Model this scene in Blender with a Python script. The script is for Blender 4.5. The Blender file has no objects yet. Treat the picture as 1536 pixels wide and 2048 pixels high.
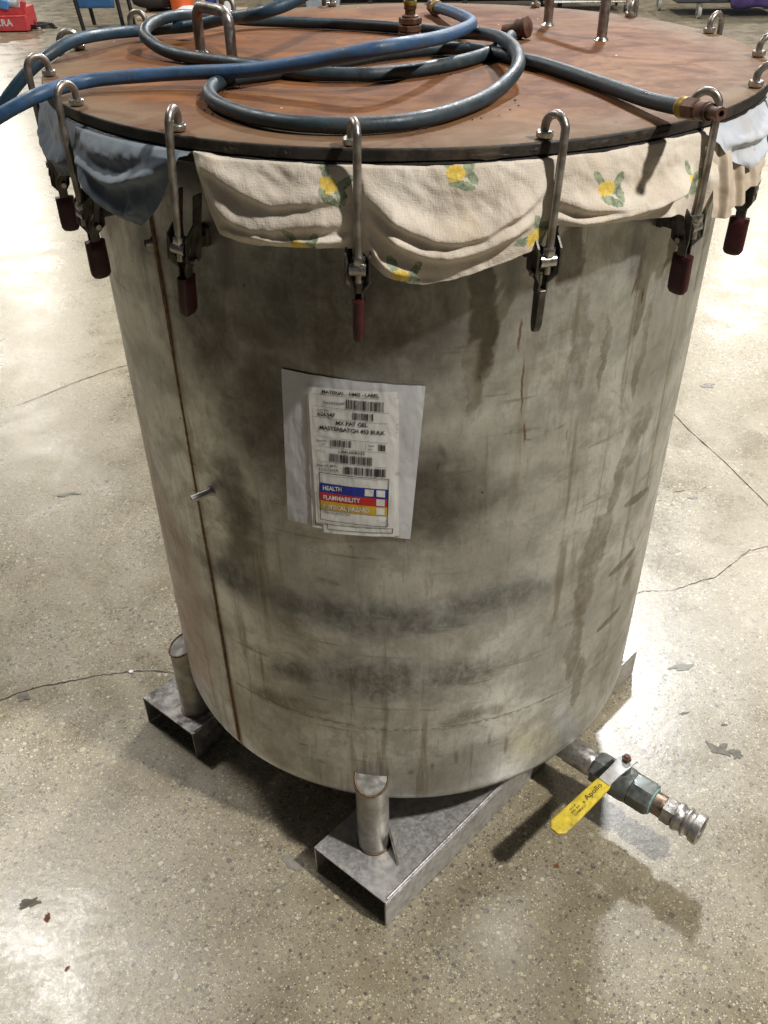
import bpy, bmesh, math, random
from math import sin, cos, pi, radians, sqrt, atan2, exp
from mathutils import Vector, Matrix, noise
random.seed(4)
S = bpy.context.scene
COL = S.collection

# ------------------------------------------------------------------ camera
yaw, th, ro = -0.02787, 0.64233, -0.0164
F_ = Vector((sin(yaw)*cos(th), cos(yaw)*cos(th), -sin(th)))
R0 = Vector((cos(yaw), -sin(yaw), 0)); U0 = R0.cross(F_)
R1 = R0*cos(ro)+U0*sin(ro); U1 = -R0*sin(ro)+U0*cos(ro)
cd = bpy.data.cameras.new('camera'); cam = bpy.data.objects.new('camera', cd); COL.objects.link(cam)
M = Matrix((R1, U1, -F_)).transposed().to_4x4(); M.translation = Vector((0, -1.8333, 2.0))
cam.matrix_world = M
cd.sensor_fit = 'VERTICAL'; cd.sensor_height = 36; cd.sensor_width = 27
cd.lens = 36*1788.85/2048; cd.clip_start = 0.05; cd.clip_end = 300
S.camera = cam
# ------------------------------------------------------------------ world (dim, even light of the hall)
W = bpy.data.worlds.new("World"); S.world = W; W.use_nodes = True
bg = W.node_tree.nodes['Background']; bg.inputs[0].default_value = (0.80, 0.88, 1.0, 1); bg.inputs[1].default_value = 0.05
S.view_settings.view_transform = 'Standard'; S.view_settings.look = 'None'
S.view_settings.exposure = 0.0; S.view_settings.gamma = 1
# ------------------------------------------------------------------ ceiling lamps of the hall
def lamp(x, y, z, p, s=0.45, c=(1.0, 0.94, 0.84), sy=None, shape='RECTANGLE'):
    d = bpy.data.lights.new('ceiling_lamp_light', 'AREA'); d.energy = p; d.shape = shape; d.size = s; d.size_y = sy or s
    d.color = c
    o = bpy.data.objects.new('ceiling_lamp_light', d); COL.objects.link(o); o.location = (x, y, z)
    return o
lamp(3.35, -2.35, 6.0, 560, .30, c=(1.0, .965, .90))
lamp(1.75, 5.3, 6.0, 760, .45, c=(.95, .97, 1.0))
lamp(-3.3, 2.0, 6.0, 230, .9, c=(1.0, .96, .90))
for (x, y, p) in ((-6.8, 11.8, 260), (0.3, 13.0, 330), (5.3, 7.4, 260), (-11, 23, 1300), (7.5, 17, 600), (-7.5, 5.0, 40)):
    lamp(x, y, 6.5, p, .6)

# ------------------------------------------------------------------ node helper
class NT:
    def __init__(s, name):
        s.m = bpy.data.materials.new(name); s.m.use_nodes = True; s.t = s.m.node_tree
        s.n = s.t.nodes; s.l = s.t.links; s.b = s.n['Principled BSDF']
    def put(s, sock, v):
        if hasattr(v, 'links') or isinstance(v, bpy.types.NodeSocket): s.l.new(v, sock)
        elif v is not None:
            try: sock.default_value = v
            except Exception: sock.default_value = (*v, 1)
    def math(s, op, a, b=None, c=None, clamp=False):
        n = s.n.new('ShaderNodeMath'); n.operation = op; n.use_clamp = clamp
        for i, v in enumerate((a, b, c)):
            if v is not None: s.put(n.inputs[i], v)
        return n.outputs[0]
    def vmath(s, op, a, b=None, sc=None):
        n = s.n.new('ShaderNodeVectorMath'); n.operation = op
        s.put(n.inputs[0], a)
        if b is not None: s.put(n.inputs[1], b)
        if sc is not None: s.put(n.inputs['Scale'], sc)
        return n.outputs['Value'] if op in ('LENGTH', 'DISTANCE', 'DOT_PRODUCT') else n.outputs[0]
    def mapr(s, v, a, b, c=0., d=1., sm=True):
        n = s.n.new('ShaderNodeMapRange'); n.interpolation_type = 'SMOOTHSTEP' if sm else 'LINEAR'
        s.put(n.inputs[0], v); n.inputs[1].default_value = a; n.inputs[2].default_value = b
        n.inputs[3].default_value = c; n.inputs[4].default_value = d
        return n.outputs[0]
    def coord(s, k='Object'): return s.n.new('ShaderNodeTexCoord').outputs[k]
    def mapping(s, v, loc=(0, 0, 0), rot=(0, 0, 0), sc=(1, 1, 1), tp='POINT'):
        n = s.n.new('ShaderNodeMapping'); n.vector_type = tp; s.l.new(v, n.inputs[0])
        n.inputs[1].default_value = loc; n.inputs[2].default_value = rot; n.inputs[3].default_value = sc
        return n.outputs[0]
    def noise(s, v, scale=5, det=4, rough=.55, dist=0., col=False):
        n = s.n.new('ShaderNodeTexNoise'); s.l.new(v, n.inputs['Vector']); n.inputs['Scale'].default_value = scale
        n.inputs['Detail'].default_value = det; n.inputs['Roughness'].default_value = rough; n.inputs['Distortion'].default_value = dist
        return n.outputs[1 if col else 0]
    def voro(s, v, scale, feat='F1', rnd=1.):
        n = s.n.new('ShaderNodeTexVoronoi'); n.feature = feat; s.l.new(v, n.inputs['Vector']); n.inputs['Scale'].default_value = scale
        n.inputs['Randomness'].default_value = rnd
        return n
    def mix(s, f, a, b, bt='MIX'):
        n = s.n.new('ShaderNodeMix'); n.data_type = 'RGBA'; n.blend_type = bt
        s.put(n.inputs[0], f); s.put(n.inputs[6], (*a, 1) if isinstance(a, tuple) and len(a) == 3 else a)
        s.put(n.inputs[7], (*b, 1) if isinstance(b, tuple) and len(b) == 3 else b)
        return n.outputs[2]
    def fmix(s, f, a, b):
        n = s.n.new('ShaderNodeMix'); n.data_type = 'FLOAT'; s.put(n.inputs[0], f); s.put(n.inputs[2], a); s.put(n.inputs[3], b)
        return n.outputs[0]
    def bump(s, h, st=.3, d=.001):
        n = s.n.new('ShaderNodeBump'); n.inputs['Strength'].default_value = st; n.inputs['Distance'].default_value = d
        s.l.new(h, n.inputs['Height']); s.l.new(n.outputs[0], s.b.inputs['Normal'])
    def set(s, color=None, rough=None, metal=None, spec=None, **k):
        if color is not None: s.put(s.b.inputs['Base Color'], (*color, 1) if isinstance(color, tuple) and len(color) == 3 else color)
        if rough is not None: s.put(s.b.inputs['Roughness'], rough)
        if metal is not None: s.put(s.b.inputs['Metallic'], metal)
        if spec is not None: s.put(s.b.inputs['Specular IOR Level'], spec)
        for a, v in k.items(): s.put(s.b.inputs[a.replace('_', ' ')], v)
        return s.m

def simple(name, c, rough=.5, metal=0., var=.25, scale=40, bump=0., spec=.5, dirt=None):
    t = NT(name); v = t.coord()
    n = t.noise(v, scale, 5, .6)
    dark = tuple(x*(1-var) for x in c); lite = tuple(min(1, x*(1+var*.6)) for x in c)
    col = t.mix(t.mapr(n, .3, .7), dark, lite)
    if dirt:
        m = t.mapr(t.noise(v, scale*.45, 6, .7), .52, .66)
        col = t.mix(t.math('MULTIPLY', m, dirt[1]), col, dirt[0])
    r = t.mapr(t.noise(v, scale*2, 4), .3, .7, max(.05, rough-.1), min(1, rough+.1))
    if bump: t.bump(t.noise(v, scale*3, 5, .65), bump, .002)
    return t.set(col, r, metal, spec)

# ------------------------------------------------------------------ mesh helper
class MB:
    def __init__(s): s.v = []; s.f = []; s.uv = None; s.mi = []
    def add(s, vs, fs, mi=0):
        o = len(s.v); s.v += [tuple(x) for x in vs]; s.f += [tuple(i+o for i in f) for f in fs]; s.mi += [mi]*len(fs)
    def box(s, c, d, m=None, mi=0):
        x, y, z = [k/2 for k in d]; c = Vector(c)
        vs = [Vector((a*x, b*y, e*z)) for a in (-1, 1) for b in (-1, 1) for e in (-1, 1)]
        if m is not None: vs = [m @ v for v in vs]
        s.add([v+c for v in vs], [(0, 1, 3, 2), (4, 6, 7, 5), (0, 4, 5, 1), (2, 3, 7, 6), (0, 2, 6, 4), (1, 5, 7, 3)], mi)
    def prism(s, poly, z0, z1, fn=lambda x, y, z: (x, y, z), mi=0):
        n = len(poly); vs = [fn(x, y, z0) for x, y in poly]+[fn(x, y, z1) for x, y in poly]
        s.add(vs, [tuple(range(n))[::-1], tuple(range(n, 2*n))]+[(i, (i+1) % n, n+(i+1) % n, n+i) for i in range(n)], mi)
    def tube(s, P, r, seg=12, cap=True, mi=0, closed=False):
        P = [Vector(p) for p in P]; n = len(P); rr = r if isinstance(r, (list, tuple)) else [r]*n
        T = [(P[min(i+1, n-1)]-P[max(i-1, 0)]).normalized() for i in range(n)]
        a = Vector((0, 0, 1)) if abs(T[0].z) < .9 else Vector((1, 0, 0))
        N = (a-T[0]*a.dot(T[0])).normalized(); vs = []
        for i in range(n):
            N = (N-T[i]*N.dot(T[i])).normalized(); B = T[i].cross(N)
            vs += [P[i]+(N*cos(2*pi*k/seg)+B*sin(2*pi*k/seg))*rr[i] for k in range(seg)]
        fs = [(i*seg+k, i*seg+(k+1) % seg, (i+1)*seg+(k+1) % seg, (i+1)*seg+k) for i in range(n-1) for k in range(seg)]
        if cap: fs += [tuple(range(seg))[::-1], tuple(range((n-1)*seg, n*seg))]
        s.add(vs, fs, mi)
    def lathe(s, prof, seg=64, m=None, cap=False, mi=0, a0=0., a1=2*pi, rot=0):
        full = abs(a1-a0-2*pi) < 1e-6; ns = seg if full else seg+1; vs = []
        for r, z in prof:
            for k in range(ns):
                a = a0+(a1-a0)*k/seg+rot; v = Vector((r*cos(a), r*sin(a), z)); vs.append(m @ v if m is not None else v)
        fs = []
        for i in range(len(prof)-1):
            for k in range(seg):
                k2 = (k+1) % ns; fs.append((i*ns+k, i*ns+k2, (i+1)*ns+k2, (i+1)*ns+k))
        if cap: fs += [tuple(range(ns))[::-1], tuple(range((len(prof)-1)*ns, len(prof)*ns))]
        s.add(vs, fs, mi)
    def grid(s, nu, nv, fn, mi=0):
        s.add([fn(i/nu, j/nv) for j in range(nv+1) for i in range(nu+1)],
              [(j*(nu+1)+i, j*(nu+1)+i+1, (j+1)*(nu+1)+i+1, (j+1)*(nu+1)+i) for j in range(nv) for i in range(nu)], mi)
    def build(s, name, mat, parent=None, smooth=None, bevel=0., uvf=None):
        me = bpy.data.meshes.new(name); me.from_pydata(s.v, [], s.f)
        for mm in (mat if isinstance(mat, (list, tuple)) else [mat]): me.materials.append(mm)
        me.polygons.foreach_set('material_index', s.mi)
        if uvf:
            uv = me.uv_layers.new(name='UVMap')
            for lp in me.loops: uv.data[lp.index].uv = uvf(me.vertices[lp.vertex_index].co)
        bm = bmesh.new(); bm.from_mesh(me)
        if not uvf: bmesh.ops.remove_doubles(bm, verts=bm.verts, dist=1e-6)
        bmesh.ops.recalc_face_normals(bm, faces=bm.faces)
        if smooth is not None:
            for f in bm.faces: f.smooth = True
            for e in bm.edges:
                if len(e.link_faces) == 2 and e.calc_face_angle(0) > radians(smooth): e.smooth = False
        bm.to_mesh(me); bm.free()
        o = bpy.data.objects.new(name, me); COL.objects.link(o)
        if parent: o.parent = parent
        if bevel:
            b = o.modifiers.new('bevel', 'BEVEL'); b.width = bevel; b.segments = 2; b.limit_method = 'ANGLE'; b.angle_limit = radians(35)
            for p in me.polygons: p.use_smooth = True
            w = o.modifiers.new('wn', 'WEIGHTED_NORMAL'); w.keep_sharp = True
        return o
def spline(P, n=8):
    P = [Vector(p) for p in P]; Q = [P[0]*2-P[1]]+P+[P[-1]*2-P[-2]]; out = []
    for i in range(1, len(Q)-2):
        a, b, c, d = Q[i-1:i+3]
        for k in range(n):
            t = k/n
            out.append(.5*((2*b)+(c-a)*t+(2*a-5*b+4*c-d)*t*t+(3*b-a-3*c+d)*t**3))
    return out+[P[-1]]
def thing(name, label, cat, loc=(0, 0, 0), group=None):
    o = bpy.data.objects.new(name, None); COL.objects.link(o); o.location = loc; o['label'] = label; o['category'] = cat
    if group: o['group'] = group
    return o
def tag(o, label, cat, group=None):
    o['label'] = label; o['category'] = cat
    if group: o['group'] = group
    return o
def copytree(o, parent=None):
    c = o.copy(); COL.objects.link(c); c.parent = parent
    for ch in [x for x in COL.objects if x.parent == o]: copytree(ch, c)
    return c
def cyl(az, z, r): a = radians(az); return Vector((r*cos(a), r*sin(a), z))
def lerp(a, b, t): return a+(b-a)*t
def interp(tab, x):
    if x <= tab[0][0]: return tab[0][1]
    for (a, b), (c, d) in zip(tab, tab[1:]):
        if x <= c: return b+(d-b)*(x-a)/(c-a)
    return tab[-1][1]
def sinterp(tab, x):
    n = len(tab)
    for i in range(n-1):
        if x <= tab[i+1][0] or i == n-2:
            x0, y0 = tab[i]; x1, y1 = tab[i+1]; h = x1-x0
            m0 = (tab[i+1][1]-tab[i-1][1])/(tab[i+1][0]-tab[i-1][0]) if i > 0 else (y1-y0)/h
            m1 = (tab[i+2][1]-tab[i][1])/(tab[i+2][0]-tab[i][0]) if i < n-2 else (y1-y0)/h
            t = (x-x0)/h; t2 = t*t; t3 = t2*t
            return (2*t3-3*t2+1)*y0+(t3-2*t2+t)*h*m0+(-2*t3+3*t2)*y1+(t3-t2)*h*m1
RT = 0.60      # tank radius
# ------------------------------------------------------------------ materials
def mat_floor():
    t = NT('polished_concrete'); v = t.coord()
    big = t.noise(v, .9, 5, .6); mid = t.noise(v, 4.5, 6, .62, .4); fine = t.noise(v, 60, 5, .7)
    c = t.mix(t.mapr(mid, .32, .68), (.178, .146, .090), (.305, .262, .180))
    c = t.mix(t.mapr(big, .38, .62), c, t.mix(.5, c, (.25, .215, .145)))
    c = t.mix(t.math('MULTIPLY', t.mapr(fine, .35, .7), .35), c, (.17, .145, .095))
    # whitish rubbed patches
    sm = t.mapr(t.noise(t.mapping(v, sc=(1, .8, 1)), 2.1, 6, .65, .8), .50, .70)
    c = t.mix(t.math('MULTIPLY', sm, .30), c, (.38, .36, .31))
    # dark smudges
    dm = t.mapr(t.noise(t.mapping(v, loc=(3, 7, 0), sc=(1.2, .5, 1)), 5.5, 6, .7, .6), .60, .74)
    c = t.mix(t.math('MULTIPLY', dm, .25), c, (.10, .085, .065))
    wv = t.vmath('ADD', v, t.vmath('SCALE', t.vmath('SUBTRACT', t.noise(v, 55, 3, .6, 0, True), (.5, .5, .5)), sc=.010))
    dens = t.mapr(t.noise(v, 2.2, 3), .35, .65, .0, .12)
    region = t.mapr(t.noise(t.mapping(v, loc=(.6, 1.2, 0)), 1.3, 4, .6), .40, .60, .72, 1.)
    region = t.math('MAXIMUM', region, t.mapr(t.vmath('LENGTH', t.vmath('SUBTRACT', wv, (.05, -1.0, 0))), 1.0, .35))
    def stones(scale, rad, keep, colA, colB, c, amt=1., zthin=None):
        vo = t.voro(t.mapping(wv, loc=(scale, 2*scale, 0), rot=(0, 0, scale)), scale)
        sep = t.n.new('ShaderNodeSeparateColor'); t.l.new(vo.outputs['Color'], sep.inputs[0])
        k = t.math('LESS_THAN', sep.outputs[0], t.math('ADD', keep, dens))
        rr = t.math('MULTIPLY', t.math('ADD', sep.outputs[1], .45), rad)
        edge = t.math('SUBTRACT', rr, vo.outputs['Distance'])
        m = t.math('MULTIPLY', t.math('MULTIPLY', t.mapr(edge, 0, .08), k), region)
        return t.mix(t.math('MULTIPLY', m, amt), c, t.mix(sep.outputs[2], colA, colB))
    c = stones(230, .40, .42, (.085, .07, .045), (.15, .115, .07), c, .8)
    c = stones(150, .36, .36, (.075, .062, .042), (.15, .11, .07), c, .85)
    c = stones(270, .34, .16, (.55, .52, .40), (.66, .62, .5), c, .9)
    c = stones(190, .33, .20, (.52, .48, .33), (.60, .55, .42), c, .85)
    c = stones(95, .34, .22, (.045, .042, .038), (.12, .09, .06), c, .85)
    c = stones(70, .30, .10, (.47, .40, .22), (.52, .50, .42), c, .8)
    c = stones(52, .29, .20, (.05, .048, .05), (.14, .11, .09), c, .75)
    c = stones(44, .27, .12, (.34, .29, .17), (.45, .41, .31), c, .75)
    c = stones(34, .22, .08, (.05, .05, .055), (.20, .15, .11), c, .7)
    r = t.math('ADD', t.mapr(mid, .3, .7, .22, .35), t.math('MULTIPLY', t.mapr(fine, .3, .7), .07))
    r = t.math('SUBTRACT', r, t.math('MULTIPLY', sm, .05))
    t.bump(t.math('ADD', t.noise(v, 35, 4, .6), t.math('MULTIPLY', t.noise(v, 260, 3, .7), .35)), .16, .004)
    return t.set(c, r, 0, .75)

def uvblobs(t, uv, lst, warp=.03, wscale=9, sharp=(1.0, .35)):
    """lst: (u, v, su, sv, rot_deg) -> max mask"""
    w = t.vmath('ADD', uv, t.vmath('SCALE', t.vmath('SUBTRACT', t.noise(uv, wscale, 5, .65, 0, True), (.5, .5, .5)), sc=warp))
    m = None
    for (u, v, su, sv, *rt) in lst:
        q = t.mapping(w, (u, v, 0), (0, 0, radians(rt[0]) if rt else 0), (su, sv, 1), 'TEXTURE')
        d = t.mapr(t.vmath('LENGTH', q), sharp[0], sharp[1])
        m = d if m is None else t.math('MAXIMUM', m, d)
    return m
def A(az): return radians(az)*RT
def mat_shell():
    t = NT('stained_stainless_shell'); uv0 = t.coord('UV')
    uv = t.mapping(uv0, sc=(1, 1, 0))
    n1 = t.noise(uv, 3.2, 6, .62, .5); n2 = t.noise(uv, 14, 6, .68, .3)
    br = t.noise(t.mapping(uv, sc=(1, .18, 1)), 70, 6, .75, .4)                     # brushed, scrubbed texture
    hs = t.noise(t.mapping(uv, rot=(0, 0, .5), sc=(1, .6, 1)), 38, 7, .75, 1.2)      # short slanting strokes
    bl = t.noise(t.mapping(uv, loc=(2, 5, 0)), 7, 7, .72, .6)
    c = t.mix(t.mapr(n1, .36, .64), (.42, .42, .405), (.71, .72, .71))
    c = t.mix(t.math('MULTIPLY', t.mapr(n2, .42, .66), .55), c, (.325, .315, .29))
    c = t.mix(t.math('MULTIPLY', t.mapr(bl, .54, .68), .5), c, (.24, .20, .15))
    c = t.mix(t.math('MULTIPLY', t.mapr(br, .50, .70), .35), c, (.22, .19, .15))
    c = t.mix(t.math('MULTIPLY', t.mapr(br, .44, .30), .25), c, (.78, .75, .68))
    # vertical streaks
    st = t.noise(t.mapping(uv, sc=(1, .055, 1)), 34, 5, .6, .2)
    st2 = t.noise(t.mapping(uv, loc=(4, 0, 0), sc=(1, .09, 1)), 12, 5, .6, .5)
    stm = t.math('MULTIPLY', t.mapr(st, .54, .66), t.mapr(st2, .42, .58))
    c = t.mix(t.math('MULTIPLY', stm, .6), c, (.20, .155, .10))
    c = t.mix(t.math('MULTIPLY', t.mapr(st2, .58, .72), .35), c, (.30, .255, .19))
    tex = t.math('ADD', t.math('MULTIPLY', t.mapr(n2, .3, .62), .55), t.math('MULTIPLY', t.mapr(hs, .38, .62), .55), clamp=True)
    # grime bands near the bottom third
    gb = uvblobs(t, uv, [(A(-99), .825, .30, .055, -2), (A(-124), .845, .12, .06, 6), (A(-74), .85, .17, .045, 3), (A(-92), .80, .26, .04, 4)], .09, 7, (1.25, .1))
    c = t.mix(t.math('MULTIPLY', gb, t.math('ADD', t.math('MULTIPLY', tex, .5), .40)), c, (.085, .08, .06))
    gb2 = uvblobs(t, uv, [(A(-97), .655, .19, .075, 0), (A(-80), .66, .13, .05, 0), (A(-112), .63, .07, .06, 0)], .14, 8, (1.15, .2))
    c = t.mix(t.math('MULTIPLY', gb2, t.math('ADD', t.math('MULTIPLY', tex, .6), .26)), c, (.105, .082, .06))
    grime_shade = uvblobs(t, uv, [(A(-99), 1.46, .30, .17, 0), (A(-112), 1.25, .14, .22, 0), (A(-122), 1.40, .09, .2, 0), (A(-121), 1.03, .06, .16, 0), (A(-88), 1.10, .17, .10, 0)], .20, 4, (1.2, .3))  # upper wall: grime under the cloth plus lid and cloth shade painted in
    c = t.mix(t.math('MULTIPLY', grime_shade, t.math('ADD', t.math('MULTIPLY', tex, .22), .66)), c, (.090, .082, .066))
    gb5 = uvblobs(t, uv, [(A(-122), .93, .03, .06, 0), (A(-118), 1.0, .035, .03, 0), (A(-117), .52, .10, .03, 8), (A(-75), .53, .10, .02, -4), (A(-104), .90, .03, .012, 0)], .07, 10, (1.1, .3))
    c = t.mix(t.math('MULTIPLY', gb5, t.math('MULTIPLY', tex, .6)), c, (.12, .10, .075))
    # brown stains on the right
    bs = uvblobs(t, uv, [(A(-78.6), 1.44, .026, .12, 3), (A(-79.8), 1.33, .016, .09, 2), (A(-66), 1.50, .030, .07, -3), (A(-43), 1.14, .045, .045, 0), (A(-45), 1.10, .030, .055, 0), (A(-48), 1.03, .020, .09, -3),
                         (A(-50.5), .94, .040, .045, 0), (A(-52), .88, .045, .060, 0), (A(-52.5), .79, .035, .09, -3), (A(-53), .62, .026, .12, 0), (A(-50), .50, .02, .10, 0),
                         (A(-44), 1.47, .016, .09, -4), (A(-62.3), 1.36, .024, .11, 5), (A(-47.5), 1.30, .012, .12, -3), (A(-57), 1.33, .010, .08, 0), (A(-36), .72, .03, .03, 0)], .055, 18, (1.0, .72))
    c = t.mix(t.math('MULTIPLY', bs, t.math('ADD', t.math('MULTIPLY', tex, .35), .5)), c, (.155, .125, .075))
    dp = uvblobs(t, uv, [(A(-88.5), .36, .008, .012, 0), (A(-84), .38, .006, .016, 0), (A(-108), .36, .012, .010, 0), (A(-112), .40, .015, .006, 20), (A(-79), .40, .008, .03, 0), (A(-68), .40, .007, .04, 0), (A(-72), .44, .006, .03, 0),
                         (A(-84), 1.20, .007, .018, 15), (A(-84.5), 1.17, .004, .012, -10), (A(-53.5), .745, .010, .014, 0), (A(-70), 1.20, .012, .003, -20), (A(-64), 1.21, .016, .0025, 25), (A(-62.5), 1.19, .003, .016, 0)], .012, 30, (1.0, .4))
    c = t.mix(t.math('MULTIPLY', dp, .45), c, (.10, .085, .06))
    # ghosts of old tape
    tp = uvblobs(t, uv, [(A(-39), .948, .057, .012, -8), (A(-40), .786, .060, .012, 3), (A(-41.5), .633, .053, .011, 3)], .010, 60, (1.0, .9))
    c = t.mix(t.math('MULTIPLY', tp, t.math('ADD', t.math('MULTIPLY', tex, .4), .5)), c, (.165, .15, .115))
    for (rot, scl, thr, am) in ((.08, 46, .665, .45), (1.35, 52, .675, .4), (-.5, 40, .68, .35)):
        sx = t.noise(t.mapping(uv, rot=(0, 0, rot), sc=(.06, 1, 1)), scl, 2, .5, .1)
        c = t.mix(t.math('MULTIPLY', t.math('MULTIPLY', t.mapr(sx, thr, thr+.03), t.mapr(bl, .42, .56)), am), c, (.15, .13, .10))
    # rust runs
    rr = uvblobs(t, uv, [(A(-72.8), 1.395, .0035, .035, 0), (A(-71.6), 1.30, .003, .07, 3), (A(-70.6), 1.215, .003, .03, 4), (A(-52.5), 1.43, .003, .022, -12), (A(-50), 1.41, .004, .018, 0)], .012, 30, (1.0, .4))
    c = t.mix(t.math('MULTIPLY', rr, .8), c, (.17, .07, .022))
    # rust blush at the far left
    rl = t.math('MULTIPLY', t.mapr(uvblobs(t, uv, [(A(-150), .62, .22, .42, 0), (A(-160), .8, .16, .5, 0)], .15, 5, (1.1, .3)), 0, 1), t.mapr(n1, .3, .62, .2, .8))
    c = t.mix(rl, c, (.34, .19, .11))
    # brown line beside the seam
    sep = t.n.new('ShaderNodeSeparateXYZ'); t.l.new(t.vmath('ADD', uv, t.vmath('SCALE', t.noise(uv, 20, 4, .6, 0, True), sc=.008)), sep.inputs[0])
    sd = t.math('ABSOLUTE', t.math('SUBTRACT', sep.outputs[0], A(-131)+.006))
    lowf = t.mapr(sep.outputs[1], .25, 1.0, 1, .35)
    c = t.mix(t.math('MULTIPLY', t.mapr(sd, .016, .002), lowf), c, (.20, .10, .042))
    # horizontal head weld
    hd = t.math('ABSOLUTE', t.math('SUBTRACT', sep.outputs[1], .508))
    hm = t.math('MULTIPLY', t.mapr(hd, .0035, .0006), t.mapr(t.noise(uv, 90, 3), .42, .56))
    c = t.mix(t.math('MULTIPLY', hm, .6), c, (.12, .10, .07))
    be = t.mapr(t.math('ABSOLUTE', t.math('SUBTRACT', sep.outputs[1], .262)), .016, .004)
    c = t.mix(t.math('MULTIPLY', be, .6), c, (.17, .11, .06))
    # scuffs and small dark specks
    sc = t.noise(t.mapping(uv, rot=(0, 0, .25), sc=(.12, 1, 1)), 55, 4, .6, .3)
    scm = t.math('MULTIPLY', t.mapr(sc, .66, .72), t.mapr(t.noise(uv, 6, 3), .5, .62))
    c = t.mix(t.math('MULTIPLY', scm, .7), c, (.10, .085, .065))
    vo = t.voro(uv, 26); sp = t.mapr(vo.outputs['Distance'], .085, .04)
    s2 = t.n.new('ShaderNodeSeparateColor'); t.l.new(vo.outputs['Color'], s2.inputs[0])
    sp = t.math('MULTIPLY', sp, t.math('LESS_THAN', s2.outputs[0], .13))
    c = t.mix(t.math('MULTIPLY', sp, .8), c, (.06, .045, .03))
    fine = t.noise(t.mapping(uv, sc=(1, .5, 1)), 160, 4, .7)
    c = t.mix(t.math('MULTIPLY', t.mapr(fine, .45, .75), .25), c, (.24, .21, .17))
    r = t.math('ADD', t.mapr(n2, .3, .7, .31, .46), t.math('MULTIPLY', t.math('MAXIMUM', bs, gb), .12))
    t.bump(t.math('ADD', t.noise(uv, 9, 3, .5), t.math('MULTIPLY', fine, .08)), .12, .006)
    met = t.math('SUBTRACT', .74, t.math('MULTIPLY', t.math('MAXIMUM', t.math('MAXIMUM', bs, rl), t.math('MAXIMUM', gb, gb2)), .45))
    return t.set(c, r, met, .5)
def mat_lid():
    t = NT('rusted_lid_face'); v = t.coord()
    n1 = t.noise(v, 3.4, 7, .66, .8); n2 = t.noise(t.mapping(v, sc=(.75, 1, 1)), 13, 7, .75, .6); n3 = t.noise(v, 120, 4, .7)
    c = t.mix(t.mapr(n1, .34, .66), (.135, .044, .011), (.225, .093, .028))
    c = t.mix(t.math('MULTIPLY', t.mapr(n2, .44, .60), .75), c, (.095, .042, .026))
    c = t.mix(t.math('MULTIPLY', t.mapr(t.noise(v, 2.1, 5, .6, .5), .5, .66), .5), c, (.215, .125, .058))
    ln = t.vmath('LENGTH', t.mapping(v, sc=(1, 1, 0)))
    rim = t.math('MULTIPLY', t.mapr(ln, .50, .635), t.mapr(n1, .3, .6, .25, .85))
    c = t.mix(rim, c, (.17, .125, .08))
    c = t.mix(t.math('MULTIPLY', t.mapr(n3, .5, .75), .3), c, (.15, .065, .035))
    c = t.mix(t.math('MULTIPLY', t.mapr(t.noise(t.mapping(v, loc=(1, 2, 0)), 5.5, 7, .72, 1.0), .50, .60), .6), c, (.12, .05, .026))
    # arc scratches left by the coil
    d = t.vmath('LENGTH', t.mapping(v, loc=(.03, .12, 0), sc=(1, .8, 0)))
    arc = t.math('MULTIPLY', t.mapr(t.noise(t.mapping(v, sc=(.8, 3, 1)), 9, 4, .6, 1.5), .58, .66), t.mapr(d, .5, .3))
    c = t.mix(t.math('MULTIPLY', arc, .45), c, (.13, .085, .07))
    vo = t.voro(v, 55); s2 = t.n.new('ShaderNodeSeparateColor'); t.l.new(vo.outputs['Color'], s2.inputs[0])
    sp = t.math('MULTIPLY', t.mapr(vo.outputs['Distance'], .16, .08), t.math('LESS_THAN', s2.outputs[0], .035))
    c = t.mix(sp, c, t.mix(t.math('GREATER_THAN', s2.outputs[1], .5), (.05, .03, .02), (.7, .65, .55)))
    t.bump(t.math('ADD', n3, t.math('MULTIPLY', n2, .8)), .22, .0015)
    return t.set(c, t.mapr(n2, .3, .7, .58, .75), 0, .14)
LEMONS = [(-84.1, 1.663-.005, 5), (-98.6, 1.645, -20), (-65.5, 1.622, 0), (-51.6, 1.607, -20), (-102.4, 1.5625, 0), (-90.4, 1.527, -5), (-74.3, 1.566, 60)]
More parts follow.
